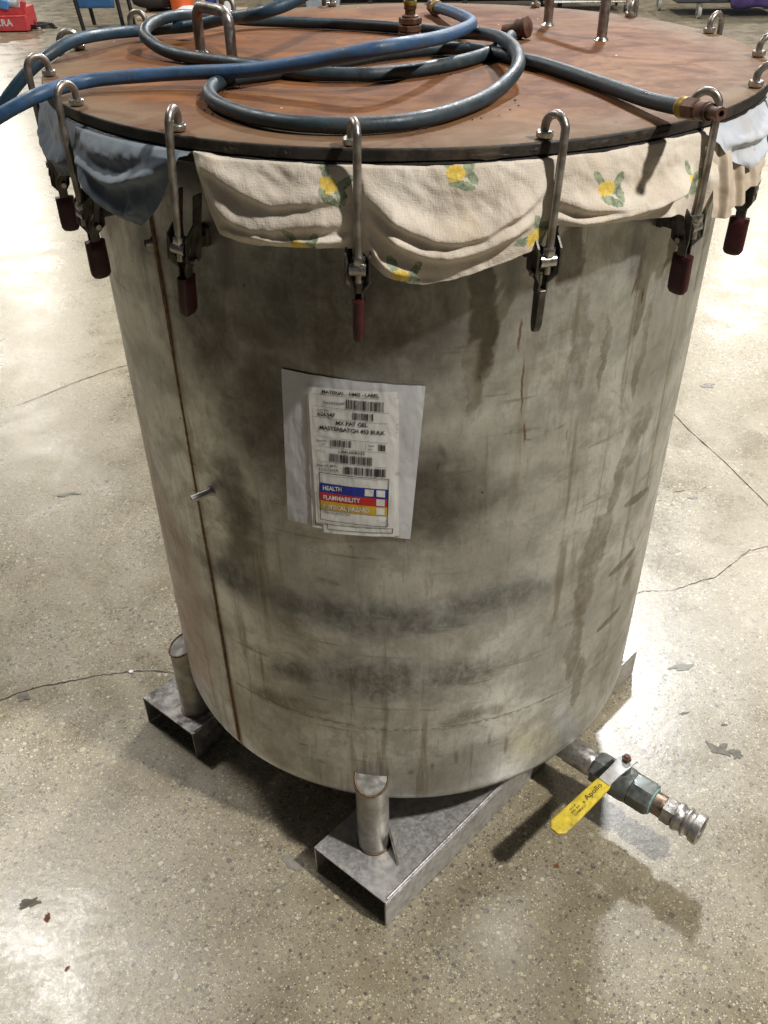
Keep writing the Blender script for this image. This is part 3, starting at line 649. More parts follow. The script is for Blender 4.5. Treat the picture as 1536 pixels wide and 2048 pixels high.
for bi, q in enumerate([[(-98.68, 1.2985), (-92.83, 1.2959), (-92.85, 1.2784), (-98.74, 1.2814)], [(-97.78, 1.2751), (-94.53, 1.2741), (-94.56, 1.2608), (-97.82, 1.2618)], [(-101.44, 1.2207), (-98.18, 1.2207), (-98.22, 1.2078), (-101.51, 1.2073)], [(-93.95, 1.2179), (-92.75, 1.217), (-92.76, 1.2044), (-93.97, 1.205)], [(-101.75, 1.1936), (-94.95, 1.1916), (-94.98, 1.1749), (-101.83, 1.1775)], [(-99.55, 1.1704), (-92.71, 1.1693), (-92.73, 1.1528), (-99.61, 1.1552)]]):
    m = MB(); u = 0.; Lm = radians(q[1][0]-q[0][0])*.6; rnd = random.Random(bi+11)
    while u < 1:
        w = rnd.choice((.0005, .0005, .001, .0015))/Lm; g = rnd.choice((.0005, .0005, .001, .0014))/Lm
        if u+w > 1: break
        P = [qpt(q, a, b, R3) for a, b in ((u, 0), (u+w, 0), (u+w, .5), (u, .5), (u+w, 1), (u, 1))]
        m.add(P, [(0, 1, 2, 3), (3, 2, 4, 5)]); u += w+g
    m.build('barcode', MT['ink'], label)
def textverts(s, bold=0.):
    cu = bpy.data.curves.new('t', 'FONT'); cu.body = s; cu.size = 1; cu.offset = bold; cu.resolution_u = 2
    o = bpy.data.objects.new('t', cu); COL.objects.link(o); me = bpy.data.meshes.new_from_object(o)
    vs = [v.co.copy() for v in me.vertices]; fs = [tuple(p.vertices) for p in me.polygons]
    bpy.data.objects.remove(o); bpy.data.meshes.remove(me)
    x0 = min(v.x for v in vs); x1 = max(v.x for v in vs); return [Vector(((v.x-x0)/(x1-x0), v.y/.729, 0)) for v in vs], fs
TX = [('MATERIAL - HMIS - LABEL', (-102.33, 1.3056), (-93.68, 1.3045), 0.0056, 1), ('NAAA526589', (-102.2, 1.2873), (-98.9, 1.288), 0.0041, 0), ('PART NO', (-103.27, 1.2727), (-101.5, 1.2734), 0.0029, 0), ('626347', (-103.27, 1.2635), (-100.45, 1.2638), 0.0064, 1), ('MX PAT GEL', (-100.39, 1.25), (-95.51, 1.2496), 0.0066, 1), ('MASTERBATCH 453 BULK', (-103.04, 1.2385), (-92.85, 1.2362), 0.0066, 1), ('Quantity', (-103.73, 1.2145), (-102.04, 1.2152), 0.0034, 0), ('544', (-103.03, 1.2091), (-102.31, 1.209), 0.0026, 0), ('Unit', (-95.51, 1.2132), (-94.56, 1.2131), 0.0034, 0), ('KG', (-95.52, 1.2068), (-94.92, 1.2065), 0.0025, 0), ('LOT', (-103.69, 1.1955), (-103.01, 1.1961), 0.0026, 0), ('LB4L008225', (-100.18, 1.196), (-96.07, 1.196), 0.0057, 0), ('Date OF MFG', (-103.92, 1.1653), (-100.7, 1.1672), 0.0041, 0), ('11/21/2024', (-103.59, 1.1569), (-100.52, 1.1581), 0.0046, 0), ('HEALTH', (-103.15, 1.1177), (-100.05, 1.1182), 0.0089, 2), ('FLAMMABILITY', (-103.17, 1.0979), (-97.04, 1.0979), 0.0094, 2), ('PHYSICAL HAZARD', (-103.27, 1.0787), (-95.63, 1.0783), 0.0091, 2), ('PERSONAL PROTECTION', (-103.32, 1.0685), (-98.83, 1.0682), 0.0034, 0)]
for s, a, b, h, k in TX:
    vs, fs = textverts(s, {0: .010, 1: .022, 2: .028}[k]); r = R3+(.0004 if k == 2 else .0001); m = MB()
    V = []
    for v in vs:
        az = lerp(a[0], b[0], v.x); z = lerp(a[1], b[1], v.x)+v.y*h*(1.12 if k == 1 else 1); V.append(cyl(az, z, r+wr(az, z)))
    m.add(V, fs); m.build('lettering', MT['paper'] if k == 2 else MT['ink'], label)
# ---- fork pockets, legs
u_ = Vector((cos(radians(47.5)), sin(radians(47.5)), 0)); 
def fork(A1, A2, L, mat):
    A1 = Vector((*A1, 0)); A2 = Vector((*A2, 0)); w = .005; m = MB(); H_ = .10
    E1, E2 = A1+u_*L, A2+u_*(L+.02); Z = Vector((0, 0, 1)); d = (A2-A1).normalized()
    def slab(a, b, c, e, z0, z1):
        vs = [p+Z*z for z in (z0, z1) for p in (a, b, c, e)]; m.add(vs, [(0, 1, 2, 3), (7, 6, 5, 4), (0, 4, 5, 1), (1, 5, 6, 2), (2, 6, 7, 3), (3, 7, 4, 0)])
    slab(A1, A2, E2, E1, H_-w, H_)                         # top plate
    slab(A1, A1+d*w, E1+d*w, E1, .002, H_-w-.0005); slab(A2-d*w, A2, E2, E2-d*w, .002, H_-w-.0005)
    o = m.build('fork_pocket', MT[mat], tank, bevel=.0012)
    m = MB(); P = [A2-d*.006+u_*(.01+t*L*.95)+Z*(H_+.0005) for t in [k/60 for k in range(61)]]
    m.tube(P, [.0036+.001*noise.noise(Vector((k*.8, 1, 1))) for k in range(61)], 8); m.build('weld_bead', MT['frame'], o, 60)
    return o
fk = fork((-.213, -.618), (-.040, -.757), 1.05, 'frame'); fl = fork((-.729, -.159), (-.564, -.288), 1.14, 'framedirty')
m = MB()
for (a, b) in (((-.35, .02), (.02, -.42)), ((.10, .48), (.42, .10))):
    a = Vector((*a, .06)); b = Vector((*b, .06)); d = (b-a); ang = atan2(d.y, d.x); m.box((a+b)/2, (d.length, .10, .05), Matrix.Rotation(ang, 3, 'Z'))
m.build('cross_member', MT['frame'], tank, bevel=.002)
def leg(az, top=.350, r=.0375, cr=.604, mat='stub'):
    c = cyl(az, 0, cr); n = cyl(az, 0, 1); m = MB(); ns = 32; rows = 10; vs = []
    for j in range(rows+1):
        for k in range(ns):
            a = 2*pi*k/ns; p = c+Vector((cos(a), sin(a), 0))*r; outd = (p-c).dot(n)/r     # -1..1
            zt = top+(.010-.036*(outd+1)/2 if True else 0); vs.append((p.x, p.y, lerp(.10, zt, j/rows)))
    m.add(vs, [(j*ns+k, j*ns+(k+1) % ns, (j+1)*ns+(k+1) % ns, (j+1)*ns+k) for j in range(rows) for k in range(ns)]+[tuple(range(rows*ns, (rows+1)*ns))])
    o = m.build('support_leg', MT[mat], tank, 40)
    m = MB(); P = []
    for k in range(ns+1):
        a = 2*pi*k/ns; p = c+Vector((cos(a), sin(a), 0))*(r*1.0); outd = (p-c).dot(n)/r; P.append(Vector((p.x, p.y, top+.010-.036*(outd+1)/2)))
    m.tube(P, .0028, 8, False); m.build('weld_bead', MT['weld'], o, 60); m = MB(); m.tube([Vector((p.x, p.y, .1015)) for p in P], .003, 8, False); m.build('weld_bead', MT['weld'], o, 60)
    return o
leg(-96.8); leg(-161.5); leg(14); leg(83)
m = MB(); c = cyl(-96.8, 0, .606)+Vector((.033, .0, 0)); e = Vector((.065, -.615, 0)); d = (Vector((-.012, -.672, 0))-c); 
m.add([c+Vector((0, .01, .1)), c+Vector((-.002, .01, .16)), Vector((-.015, -.665, .1)), c+Vector((.004, .014, .1)), c+Vector((.002, .014, .16)), Vector((-.010, -.661, .1))], [(0, 1, 2), (3, 5, 4), (0, 3, 4, 1), (1, 4, 5, 2), (2, 5, 3, 0)])
m.build('gusset', MT['latch'], tank)
# ---- drain outlet and ball valve
pa = radians(-40.5); Xp = Vector((cos(pa), sin(pa), 0)); Yp = Vector((-sin(pa), cos(pa), 0)); Zp = Vector((0, 0, 1))
ML = Matrix((Yp, Zp, Xp)).transposed().to_4x4(); ML.translation = Vector((0, 0, .142))     # local z = along the pipe
def al(prof, seg=32, rot=0):
    m = MB(); m.lathe(prof, seg, ML, rot=rot); return m
valve = al([(.031, .02), (.031, .55), (.034, .556), (.034, .622), (.0325, .625), (.031, .632), (.0325, .634), (.031, .637)]).build('drain_valve', MT['zinc'], tank, 30)
m = MB()
m.lathe([(.025, .632), (.041, .634), (.042, .64), (.042, .664), (.039, .669), (.03, .67)], 8, ML, rot=.39)
m.lathe([(.033, .669), (.0405, .674), (.044, .69), (.044, .722), (.041, .735)], 32, ML)
m.lathe([(.03, .733), (.0425, .736), (.043, .742), (.043, .782), (.040, .789), (.028, .79)], 8, ML, rot=.39)
for zc in (.704,): m.tube([ML @ Vector((0, .03, zc)), ML @ Vector((0, .060, zc))], .016, 20)
m.build('valve_body', MT['bronze'], valve, 32)
m = MB(); m.lathe([(.0285, .7885), (.034, .7890), (.034, .7925), (.0285, .7935)], 24, ML); m.build('verdigris_ring', MT['verdigris'], valve, 50)
m = MB(); m.lathe([(.027, .788)]+[(.0275+(.0009 if k % 2 else 0), .79+.003*k) for k in range(10)]+[(.0255, .824)], 32, ML); m.build('pipe_nipple', MT['copper'], valve, 50)
m = MB(); m.lathe([(.025, .820), (.0345, .822), (.0355, .826), (.0355, .846), (.033, .849)], 6, ML, rot=.2)
m.lathe([(.031, .848), (.0345, .851), (.0355, .858), (.031, .866), (.031, .872), (.0365, .876), (.0365, .880), (.0305, .886), (.0305, .892), (.0365, .897), (.038, .905), (.0375, .914), (.033, .915), (.028, .912), (.027, .86)], 36, ML)
m.build('hose_coupling', MT['zinc'], valve, 35)
m = MB(); m.lathe([(.0, .868), (.027, .868)], 24, ML); m.build('coupling_throat', MT['rustiron'], valve)
# lever
s0 = ML @ Vector((0, .062, .704)); tipd = (Vector((.338, -.648, 0))-Vector((s0.x, s0.y, 0))); Ld = tipd.length; tx = tipd.normalized(); ty = Vector((-tx.y, tx.x, 0))
def lf(x, y, z): return Vector((s0.x, s0.y, s0.z))+tx*x+ty*y+Zp*z
m = MB(); 
def strip(m, P, w, t, ns=1):
    for (x0, z0, w0), (x1, z1, w1) in zip(P, P[1:]):
        vs = [lf(x0, -w0, z0), lf(x0, w0, z0), lf(x1, w1, z1), lf(x1, -w1, z1), lf(x0, -w0, z0+t), lf(x0, w0, z0+t), lf(x1, w1, z1+t), lf(x1, -w1, z1+t)]
        m.add(vs, [(3, 2, 1, 0), (4, 5, 6, 7), (0, 1, 5, 4), (1, 2, 6, 5), (2, 3, 7, 6), (3, 0, 4, 7)])
strip(m, [(-.022, .007, .019), (-.016, .013, .019), (.012, .015, .019), (.028, .0155, .017), (.050, .016, .016), (.090, .017, .015)], 0, .004)
m.box(lf(-.024, .012, .002), (.012, .006, .004), Matrix.Rotation(.6, 3, 'Z'))
lev = m.build('lever', simple('grey_plated_lever', (.46, .46, .45), .5, .25, .25, 70, .15, dirt=((.25, .22, .19), .4)), valve, bevel=.0008)
m = MB(); m.lathe([(0, .004), (.0135, .004), (.0135, .007), (.012, .0075)], 6, Matrix.Translation(s0)); m.lathe([(0, .0325), (.0105, .0315), (.0115, .030), (.0115, .0225)], 6, Matrix.Translation(s0), rot=.5)
m.lathe([(0, .0375), (.006, .037), (.0065, .032)], 14, Matrix.Translation(s0)); m.build('lever_nut', MT['rustiron'], valve, 30)
# grip
m = MB(); vs = []; ns = 24; NL = 14
for j in range(NL+1):
    t = j/NL; x = lerp(.080, Ld, t); w = lerp(.0185, .0225, min(1, t*1.2)); sc = 1 if t < .93 else sqrt(max(.05, 1-((t-.93)/.08)**2)); sc = .8 if j == 0 else sc
    for k in range(ns):
        a = 2*pi*k/ns; ca, sa = cos(a), sin(a); vs.append(lf(x, w*sc*math.copysign(abs(ca)**.45, ca), .0135+.0055*(sc if j else .8)*math.copysign(abs(sa)**.6, sa)))
m.add(vs, [(j*ns+k, j*ns+(k+1) % ns, (j+1)*ns+(k+1) % ns, (j+1)*ns+k) for j in range(NL) for k in range(ns)]+[tuple(range(ns)), tuple(range(NL*ns, (NL+1)*ns))[::-1]])
m.build('lever_grip', MT['yellow'], valve, 60)
def gtext(s, x, y, h, wd, skew=0):
    # text runs along the grip, read from the tip side
    vs, fs = textverts(s, .006); m = MB(); m.add([lf(x-v.x*wd, y-v.y*h-skew*v.x, .0195) for v in vs], fs); m.build('grip_lettering', MT['ink'], valve)
gtext('Apollo', .160, .004, .0125, .060, 0); gtext('\u00ae', .172, .005, .007, .007); gtext('CONBRACO', .212, .011, .0060, .040); gtext('IND. INC.', .212, .0025, .0055, .033); gtext('U.S.A.', .208, -.006, .0055, .022)

# ------------------------------------------------------------------ CLOTHS clamped under the lid
def pinch(az, width=3.2):
    d = min(abs(az-(-95.5+22.5*k)) for k in range(-4, 6)); return 1-exp(-(d/width)**2)
def make_cloth(name, mat, a0, a1, top, hem, folds, label, cat, base=.0, nu=260, nv=70, bell=.0075, seed=0):
    m = MB()
    def fn(u, v):
        az = lerp(a0, a1, u); zt = interp(top, az); zh = interp(hem, az)+.0022*noise.noise(Vector((az*.45, seed, 0)))+.0006*noise.noise(Vector((az*3, seed, 0)))
        z = lerp(zt, zh, v); pn = pinch(az)
        drop = (zt-z)
        r = .6465+.006*(1-exp(-drop/.012))+bell*pn*(1-exp(-drop/.05))+base*v
        if v < .02: r -= .012*(1-v/.02)
        for (pl, amp, wu, wl) in folds:
            if pl[0][0] <= az <= pl[-1][0]:
                s = (az-pl[0][0])/(pl[-1][0]-pl[0][0]); e = min(1, min(s, 1-s)*5+.15)
                d = z-sinterp(pl, az)+.003*noise.noise(Vector((az*.3, 7, seed)))
                g = exp(-(d/wu)**2) if d > 0 else exp(-(d/(wl*1.5))**2)
                r += amp*1.05*g*e
        r += (.0028*noise.noise(Vector((az*.22, z*26, seed)))+.0016*noise.noise(Vector((az*.7+z*40, z*60, seed+3)))+.0022*(abs(noise.noise(Vector((az*.33-z*22, z*34+az*.1, seed+6))))-.2))*(.35+.65*pn)
        r = max(r, .648 if drop > .008 else .63)
        if z > 1.6700: z = 1.6700
        return cyl(az, z, r)
    m.grid(nu, nv, fn)
    m2 = m; me = bpy.data.meshes.new(name); me.from_pydata(m2.v, [], m2.f); me.materials.append(MT[mat])
    uv = me.uv_layers.new(name='UVMap')
    for lp in me.loops:
        co = m2.v[lp.vertex_index]; a = atan2(co[1], co[0]); uv.data[lp.index].uv = ((a-2*pi if a > pi/2 else a)*.66, co[2])
    for p in me.polygons: p.use_smooth = True
    o = bpy.data.objects.new(name, me); COL.objects.link(o)
    s = o.modifiers.new('s', 'SOLIDIFY'); s.thickness = .0008; s.offset = 1
    ss = o.modifiers.new('ss', 'SUBSURF'); ss.levels = 1; ss.render_levels = 1
    return tag(o, label, cat)
fl_b = [
 ([(-94.9, 1.636), (-90.5, 1.600), (-86.4, 1.580), (-81.7, 1.582), (-77, 1.605), (-73.0, 1.634)], .017, .020, .006),
 ([(-94.6, 1.606), (-92.2, 1.585), (-88.5, 1.560), (-84, 1.556), (-78.7, 1.572), (-73.4, 1.60)], .016, .014, .006),
 ([(-94.5, 1.575), (-92.6, 1.545), (-90.5, 1.53), (-88, 1.527)], .010, .010, .006),
 ([(-115.5, 1.662), (-111, 1.640), (-106, 1.622), (-101, 1.625), (-96, 1.632)], .011, .020, .006),
 ([(-115, 1.648), (-112, 1.60), (-108, 1.585), (-103, 1.592), (-96, 1.60)], .012, .02, .008),
 ([(-113, 1.572), (-106, 1.569), (-100, 1.570), (-95.8, 1.577)], .008, .005, .005),
 ([(-72.4, 1.618), (-68, 1.602), (-62, 1.594), (-56, 1.598), (-50.5, 1.61)], .015, .016, .006),
 ([(-72.4, 1.592), (-68, 1.583), (-62, 1.584), (-56, 1.594), (-50.8, 1.618)], .011, .006, .006),
 ([(-49.8, 1.60), (-46, 1.597), (-40, 1.60)], .012, .02, .02),
]
hemb = [(-116.1, 1.672), (-114.9, 1.624), (-113.1, 1.567), (-110.2, 1.558), (-102.4, 1.559), (-96.3, 1.561), (-95.0, 1.556), (-93.8, 1.538), (-92.3, 1.524), (-90, 1.514), (-88, 1.512), (-84.5, 1.516), (-78.5, 1.535), (-73.3, 1.552), (-72.6, 1.575), (-71.6, 1.579), (-62.1, 1.572), (-52, 1.558), (-50.6, 1.552), (-50.2, 1.545), (-47.5, 1.542), (-46, 1.545)]
topb = [(-116.2, 1.672), (-112, 1.6695), (-46, 1.6695)]
make_cloth('lemon_cloth', 'lemon', -116.2, -46.2, topb, hemb, fl_b, 'beige cotton cloth printed with lemons hanging from under the front of the rusty lid', 'cloth', seed=1)
fl_c = [([(-45.8, 1.60), (-43.8, 1.60)], .012, .08, .08), ([(-41.6, 1.60), (-40.2, 1.60)], .010, .08, .08), ([(-37.5, 1.60), (-35, 1.60)], .008, .08, .08)]
make_cloth('crumpled_cloth', 'tancloth', -47.2, -31.0, [(-48, 1.655), (-43, 1.640), (-31, 1.625)], [(-48, 1.545), (-44, 1.542), (-40.5, 1.552), (-40, 1.562), (-34, 1.572), (-31, 1.585)], fl_c, 'short crumpled tan cloth end sticking out beside the pale grey cloth', 'cloth', base=.018, nu=90, nv=40, seed=5)
hema = [(-170, 1.640), (-160, 1.63), (-155, 1.615), (-151.5, 1.600), (-146.4, 1.579), (-141.5, 1.590), (-140.2, 1.60), (-139.4, 1.586), (-134.4, 1.568), (-129, 1.561), (-125, 1.556), (-122.8, 1.576), (-121.1, 1.601), (-119.6, 1.63), (-117.9, 1.662), (-116.6, 1.667)]
fl_a = [([(-139.8, 1.634), (-135, 1.622), (-130, 1.612), (-124, 1.628), (-119, 1.652)], .016, .012, .006),
        ([(-139.4, 1.615), (-136, 1.592), (-132, 1.576), (-128, 1.572), (-125, 1.575)], .013, .012, .006),
        ([(-139.5, 1.655), (-133, 1.648), (-127, 1.650), (-119, 1.663)], .009, .02, .01),
        ([(-156, 1.64), (-150, 1.612), (-145, 1.606), (-141, 1.612)], .012, .015, .006), ([(-127, 1.60), (-124.5, 1.585), (-122.5, 1.60)], .008, .02, .02)]
make_cloth('blue_grey_cloth', 'bluecloth', -170, -116.6, [(-170, 1.6695), (-121, 1.6695), (-117.5, 1.668), (-116.6, 1.6685)], hema, fl_a, 'dark blue grey cloth bunched under the left edge of the lid', 'cloth', base=.006, seed=2)
hemg = [(-49.0, 1.660), (-47.0, 1.648), (-44.4, 1.622), (-40, 1.60), (-36.5, 1.582), (-33, 1.598), (-29, 1.620), (-27.5, 1.622), (-20, 1.600), (-14, 1.595), (-6, 1.62), (8, 1.63)]
fl_g = [([(-46, 1.648), (-40, 1.640), (-34, 1.636), (-29, 1.650)], .014, .012, .006), ([(-42, 1.618), (-37, 1.60), (-31, 1.62)], .010, .012, .008), ([(-26, 1.65), (-18, 1.625), (-8, 1.648)], .014, .015, .006)]
make_cloth('pale_grey_cloth', 'greycloth', -49.0, 6, [(-49.2, 1.664), (-46, 1.6690), (8, 1.6695)], hemg, fl_g, 'pale grey cloth with a pointed corner under the right edge of the lid', 'cloth', base=.010, seed=3)

# ------------------------------------------------------------------ HOSES
def hose(name, pts, r, mat, label, n=7):
    root = thing(name, label, 'hose', pts[len(pts)//2])
    m = MB(); P = spline(pts, n); off = Vector(root.location)
    m.tube([p-off for p in P], [r*(1+.035*noise.noise(p*22)) for p in P], 20); m.build('hose_tube', MT[mat], root, 60)
    return root, off
def fitting(root, off, a, b, parts):
    # a -> b axis, parts: (name, mat, profile[(r, s)], seg)
    a = Vector(a); d = (Vector(b)-a).normalized(); q = Vector((0, 0, 1)).rotation_difference(d).to_matrix().to_4x4(); Mx = Matrix.Translation(a-off) @ q
    for nm, mt, pr, sg in parts:
        m = MB(); m.lathe(pr, sg, Mx); m.build(nm, MT[mt], root, 30)
HR = .0108
h1 = [(-.86, -.42, 1.47), (-.76, -.395, 1.57), (-.678, -.388, 1.64), (-.615, -.392, 1.675), (-.563, -.375, 1.697), (-.532, -.335, 1.703), (-.506, -.303, 1.704), (-.464, -.288, 1.706), (-.365, -.279, 1.710), (-.241, -.302, 1.718), (-.14, -.331, 1.735), (-.03, -.347, 1.755), (.048, -.235, 1.748), (.098, -.085, 1.737), (.1265, .055, 1.728), (.118, .19, 1.720), (.095, .33, 1.712), (.073, .425, 1.706)]
root, off = hose('air_hose', h1, HR, 'hose_blue', 'bright blue rubber hose crossing above the coil from the left edge of the lid')
fitting(root, off, (.073, .425, 1.706), (.060, .475, 1.703), [('ferrule', 'ferrule', [(.0, -.006), (.0135, -.005), (.0145, 0), (.0145, .010), (.012, .012)], 24), ('hex_nut', 'rustiron', [(.0, .010), (.0155, .012), (.0155, .035), (.011, .037)], 6), ('nozzle', 'rustiron', [(.010, .036), (.010, .050), (.007, .052), (0, .052)], 16)])
h2 = [(-1.15, -.16, 1.15), (-.95, -.11, 1.40), (-.835, -.08, 1.535), (-.765, -.075, 1.60), (-.690, -.075, 1.668), (-.645, -.048, 1.700), (-.610, .012, 1.714), (-.575, .105, 1.710), (-.515, .175, 1.705), (-.415, .145, 1.716), (-.335, .05, 1.741), (-.25, -.095, 1.768), (-.175, -.06, 1.79), (-.10, .03, 1.835), (-.045, .11, 1.868), (-.005, .155, 1.862), (.0105, .165, 1.82), (.012, .165, 1.775), (.012, .165, 1.748)]
root, off = hose('feed_hose', h2, HR, 'hose_teal', 'dark blue hose arching over the lid to the upright fitting')
fitting(root, off, (.012, .165, 1.752), (.012, .165, 1.70), [('ferrule', 'ferrule', [(.0, -.002), (.0128, -.001), (.0135, .004), (.012, .008)], 24), ('brass_tail', 'brass', [(.0125, .006), (.0125, .014), (.0105, .015), (.0105, .0235)], 18)])
h3 = [(.373, -.55, 1.712), (.346, -.473, 1.705), (.301, -.335, 1.7), (.241, -.202, 1.7), (.201, -.14, 1.7), (.163, -.083, 1.7), (.113, -.037, 1.7), (.054, -.034, 1.7), (-.036, -.076, 1.7), (-.142, -.168, 1.7), (-.204, -.218, 1.7), (-.249, -.250, 1.7), (-.281, -.277, 1.7), (-.298, -.32, 1.7), (-.294, -.38, 1.7), (-.271, -.442, 1.7), (-.234, -.495, 1.7), (-.193, -.535, 1.7), (-.139, -.565, 1.7), (-.072, -.576, 1.7), (-.027, -.570, 1.7), (.007, -.556, 1.7), (.058, -.515, 1.7), (.112, -.440, 1.701), (.150, -.365, 1.706), (.174, -.31, 1.716), (.182, -.25, 1.724), (.180, -.158, 1.725), (.163, -.05, 1.722), (.128, .035, 1.714), (.085, .115, 1.703), (.042, .172, 1.7), (-.041, .22, 1.7), (-.15, .265, 1.7), (-.25, .295, 1.7), (-.335, .29, 1.705), (-.405, .225, 1.722), (-.454, .164, 1.731), (-.485, .10, 1.728), (-.485, .03, 1.720), (-.46, -.015, 1.711), (-.43, -.048, 1.704), (-.386, -.08, 1.7), (-.31, -.133, 1.7), (-.243, -.18, 1.7), (-.17, -.232, 1.7), (-.088, -.249, 1.7), (-.033, -.243, 1.7), (.05, -.196, 1.7), (.107, -.139, 1.7), (.150, -.075, 1.7), (.182, -.0, 1.701), (.203, .07, 1.703)]
# lift strands that pass over lower ones
def lifted(h):
    out = []
    for i, p in enumerate(h):
        p = Vector(p)
        out.append(p)
    return out
root, off = hose('coiled_hose', lifted(h3), HR, 'hose_grey', 'grey blue hose lying in loose coils on the rusty lid')
fitting(root, off, (.373, -.55, 1.712), (.402, -.628, 1.7215), [('ferrule', 'ferrule', [(.0, -.008), (.0130, -.007), (.0140, -.003), (.0125, 0), (.0140, .003), (.0135, .006), (.012, .008)], 24),
    ('hex_nut', 'rustiron', [(.0, .006), (.0138, .007), (.0145, .010), (.0145, .030), (.012, .033)], 6), ('coupling_body', 'rustiron', [(.0105, .032), (.0125, .036), (.0125, .050), (.0105, .053), (.0105, .056)], 20), ('nozzle', 'rustiron', [(.009, .055), (.007, .058), (.007, .070), (.0082, .072), (.0082, .078), (.004, .078), (.004, .070), (0, .070)], 16)])
# small debris on the lid left where the coil rubbed
m = MB()
for k in range(90):
    a = random.uniform(2.2, 4.9) if k < 60 else random.uniform(0, 6.3); rr = random.gauss(.232, .008); x = -.06+rr*cos(a)*1.0; y = -.36+rr*sin(a)*.86; s = random.uniform(.0005, .0016)
    m.box((x, y, 1.6888+s*.3), (s*2, s*1.3, s*.8), Matrix.Rotation(random.random()*3, 3, 'Z'))
o = m.build('rust_crumbs', MT['rubber'], lid); o['kind'] = 'stuff'

# ------------------------------------------------------------------ BACKGROUND
def rod(m, a, b, r, seg=8): m.tube([a, b], r, seg)
# chair with black frame and blue shell
t = thing('blue_chair', 'black framed chair with a blue seat shell standing on the floor behind the lid', 'chair', (-4.05, 11.8, 0))
m = MB()
for P in ([(-.31, -.02, 0), (-.38, -.02, .55), (-.38, .0, .95)], [(.23, .02, .0), (.18, .02, .55), (.18, .02, .95)], [(-.31, .5, 0), (-.36, .5, .5)], [(.25, .5, 0), (.2, .5, .5)]):
    m2 = MB(); m2.tube(P, .028, 10); m2.build('leg', MT['black'], t, 50)
m = MB()
def sf(u, v): return ((u-.5)*.52-.09, -.03+v*.5, .42-.03*sin(pi*u)+(.0 if v > .1 else .0))
m.grid(12, 8, lambda u, v: (lerp(-.35, .16, u), lerp(-.03, .5, v), .40+.02*(2*u-1)**2)); m.grid(12, 8, lambda u, v: (lerp(-.35, .16, u), -.02+.02*v, lerp(.27, .62, v)))
o = m.build('seat_shell', MT['bluefab'], t, 60); s = o.modifiers.new('s', 'SOLIDIFY'); s.thickness = .02
# dark stool
t = thing('padded_stool', 'black padded stool standing beside the blue chair', 'stool', (-3.2, 11.5, 0))
m = MB(); m.lathe([(0, .33), (.28, .33), (.34, .36), (.36, .41), (.34, .46), (.26, .49), (0, .5)], 24); m.build('cushion', MT['blackfab'], t, 50)
for a in (2.6, 4.2, 5.6, 1.0):
    m = MB(); m.tube([(.22*cos(a), .22*sin(a), .34), (.31*cos(a), .31*sin(a), 0)], .022, 8); m.build('leg', MT['black'], t, 50)
# red case with blue tool bag and cable
t = thing('red_case', 'red plastic case with white letters CRA on the floor at the far left', 'case', (-5.42, 11.95, 0))
m = MB(); m.box((0, 0, .10), (.62, .42, .17)); m.box((.02, .05, .235), (.56, .34, .09)); m.box((-.02, .0, .19), (.64, .44, .012)); m.build('case_shell', MT['redpl'], t, bevel=.02)
vs, fs = textverts('CRA', .02); m = MB(); m.add([(-.12+v.x*.24, -.213, .075+v.y*.085) for v in vs], fs); m.build('lettering', MT['white'], t)
m = MB(); m.box((.27, -.1, .30), (.07, .05, .12), Matrix.Rotation(.3, 3, 'Y')); m.build('case_handle', MT['redpl'], t, bevel=.01)
t = thing('blue_tool', 'light blue power tool lying on top of the red case', 'power tool', (-5.42, 11.85, .285))
m = MB(); m.box((-.05, 0, .06), (.30, .14, .12), Matrix.Rotation(.25, 3, 'Y')); m.box((-.16, -.02, .14), (.12, .1, .12)); m.build('tool_body', MT['bluepl'], t, bevel=.02)
m = MB(); m.tube([(.08, 0, .05), (.20, 0, .03)], .05, 12); m.build('tool_nose', MT['greypl'], t, 50)
t = thing('power_cable', 'black power cable coiled on the floor beside the red case', 'cable', (-5.03, 12.0, 0))
m = MB(); P = [(-.22, .0, .24), (-.16, .0, .22), (-.08, .02, .10), (-.02, .0, .03)]+[(.0+.21*cos(a)*(1-.01*a), .15*sin(a), .012+.003*a) for a in [k*.4 for k in range(48)]]
m.tube(spline(P, 3), .009, 8); m.build('cable', MT['black'], t, 60)
m = MB(); m.box((.03, -.14, .03), (.05, .03, .03)); m.build('plug', MT['white'], t, bevel=.004)
# low platform with white jugs, bag, orange pail
t = thing('low_platform', 'tan low board platform behind the left rear edge of the lid', 'platform', (-2.72, 11.2, 0))
m = MB(); m.box((0, 0, .27), (1.3, .8, .03)); m.build('deck_board', MT['tan'], t, bevel=.004)
for x in (-.6, .6):
    for y in (-.35, .35):
        m = MB(); m.box((x, y, .127), (.07, .07, .254)); m.build('leg', MT['tan'], t)
def jug(x, y, lab, band):
    t = thing('white_jug', lab, 'jug', (x, y, .286), 'white jugs on the tan platform')
    m = MB(); m.lathe([(0, 0), (.085, 0), (.095, .015), (.095, .22), (.08, .27), (.035, .30), (.035, .33)], 24); m.build('jug_body', MT['white'], t, 40)
    m = MB(); m.lathe([(.036, .325), (.045, .326), (.045, .36), (0, .361)], 16); m.build('cap', MT['navy'], t, 40)
    m = MB(); m.lathe([(.0965, .05), (.0965, .20)], 24, a0=band, a1=band+2.0); m.build('jug_label', MT['navy'], t)
jug(-2.46, 11.0, 'white plastic jug with a navy label, nearer the orange pail', -1.9); jug(-2.24, 11.02, 'white plastic jug standing farther right on the tan platform', 2.2)
t = thing('orange_pail', 'orange plastic pail standing on the tan platform', 'pail', (-2.82, 11.1, .286))
m = MB(); m.lathe([(0, 0), (.12, 0), (.14, .02), (.155, .30), (.165, .30), (.165, .33), (.15, .33), (.14, .05), (0, .03)], 28); m.build('pail_body', MT['orange'], t, 40)
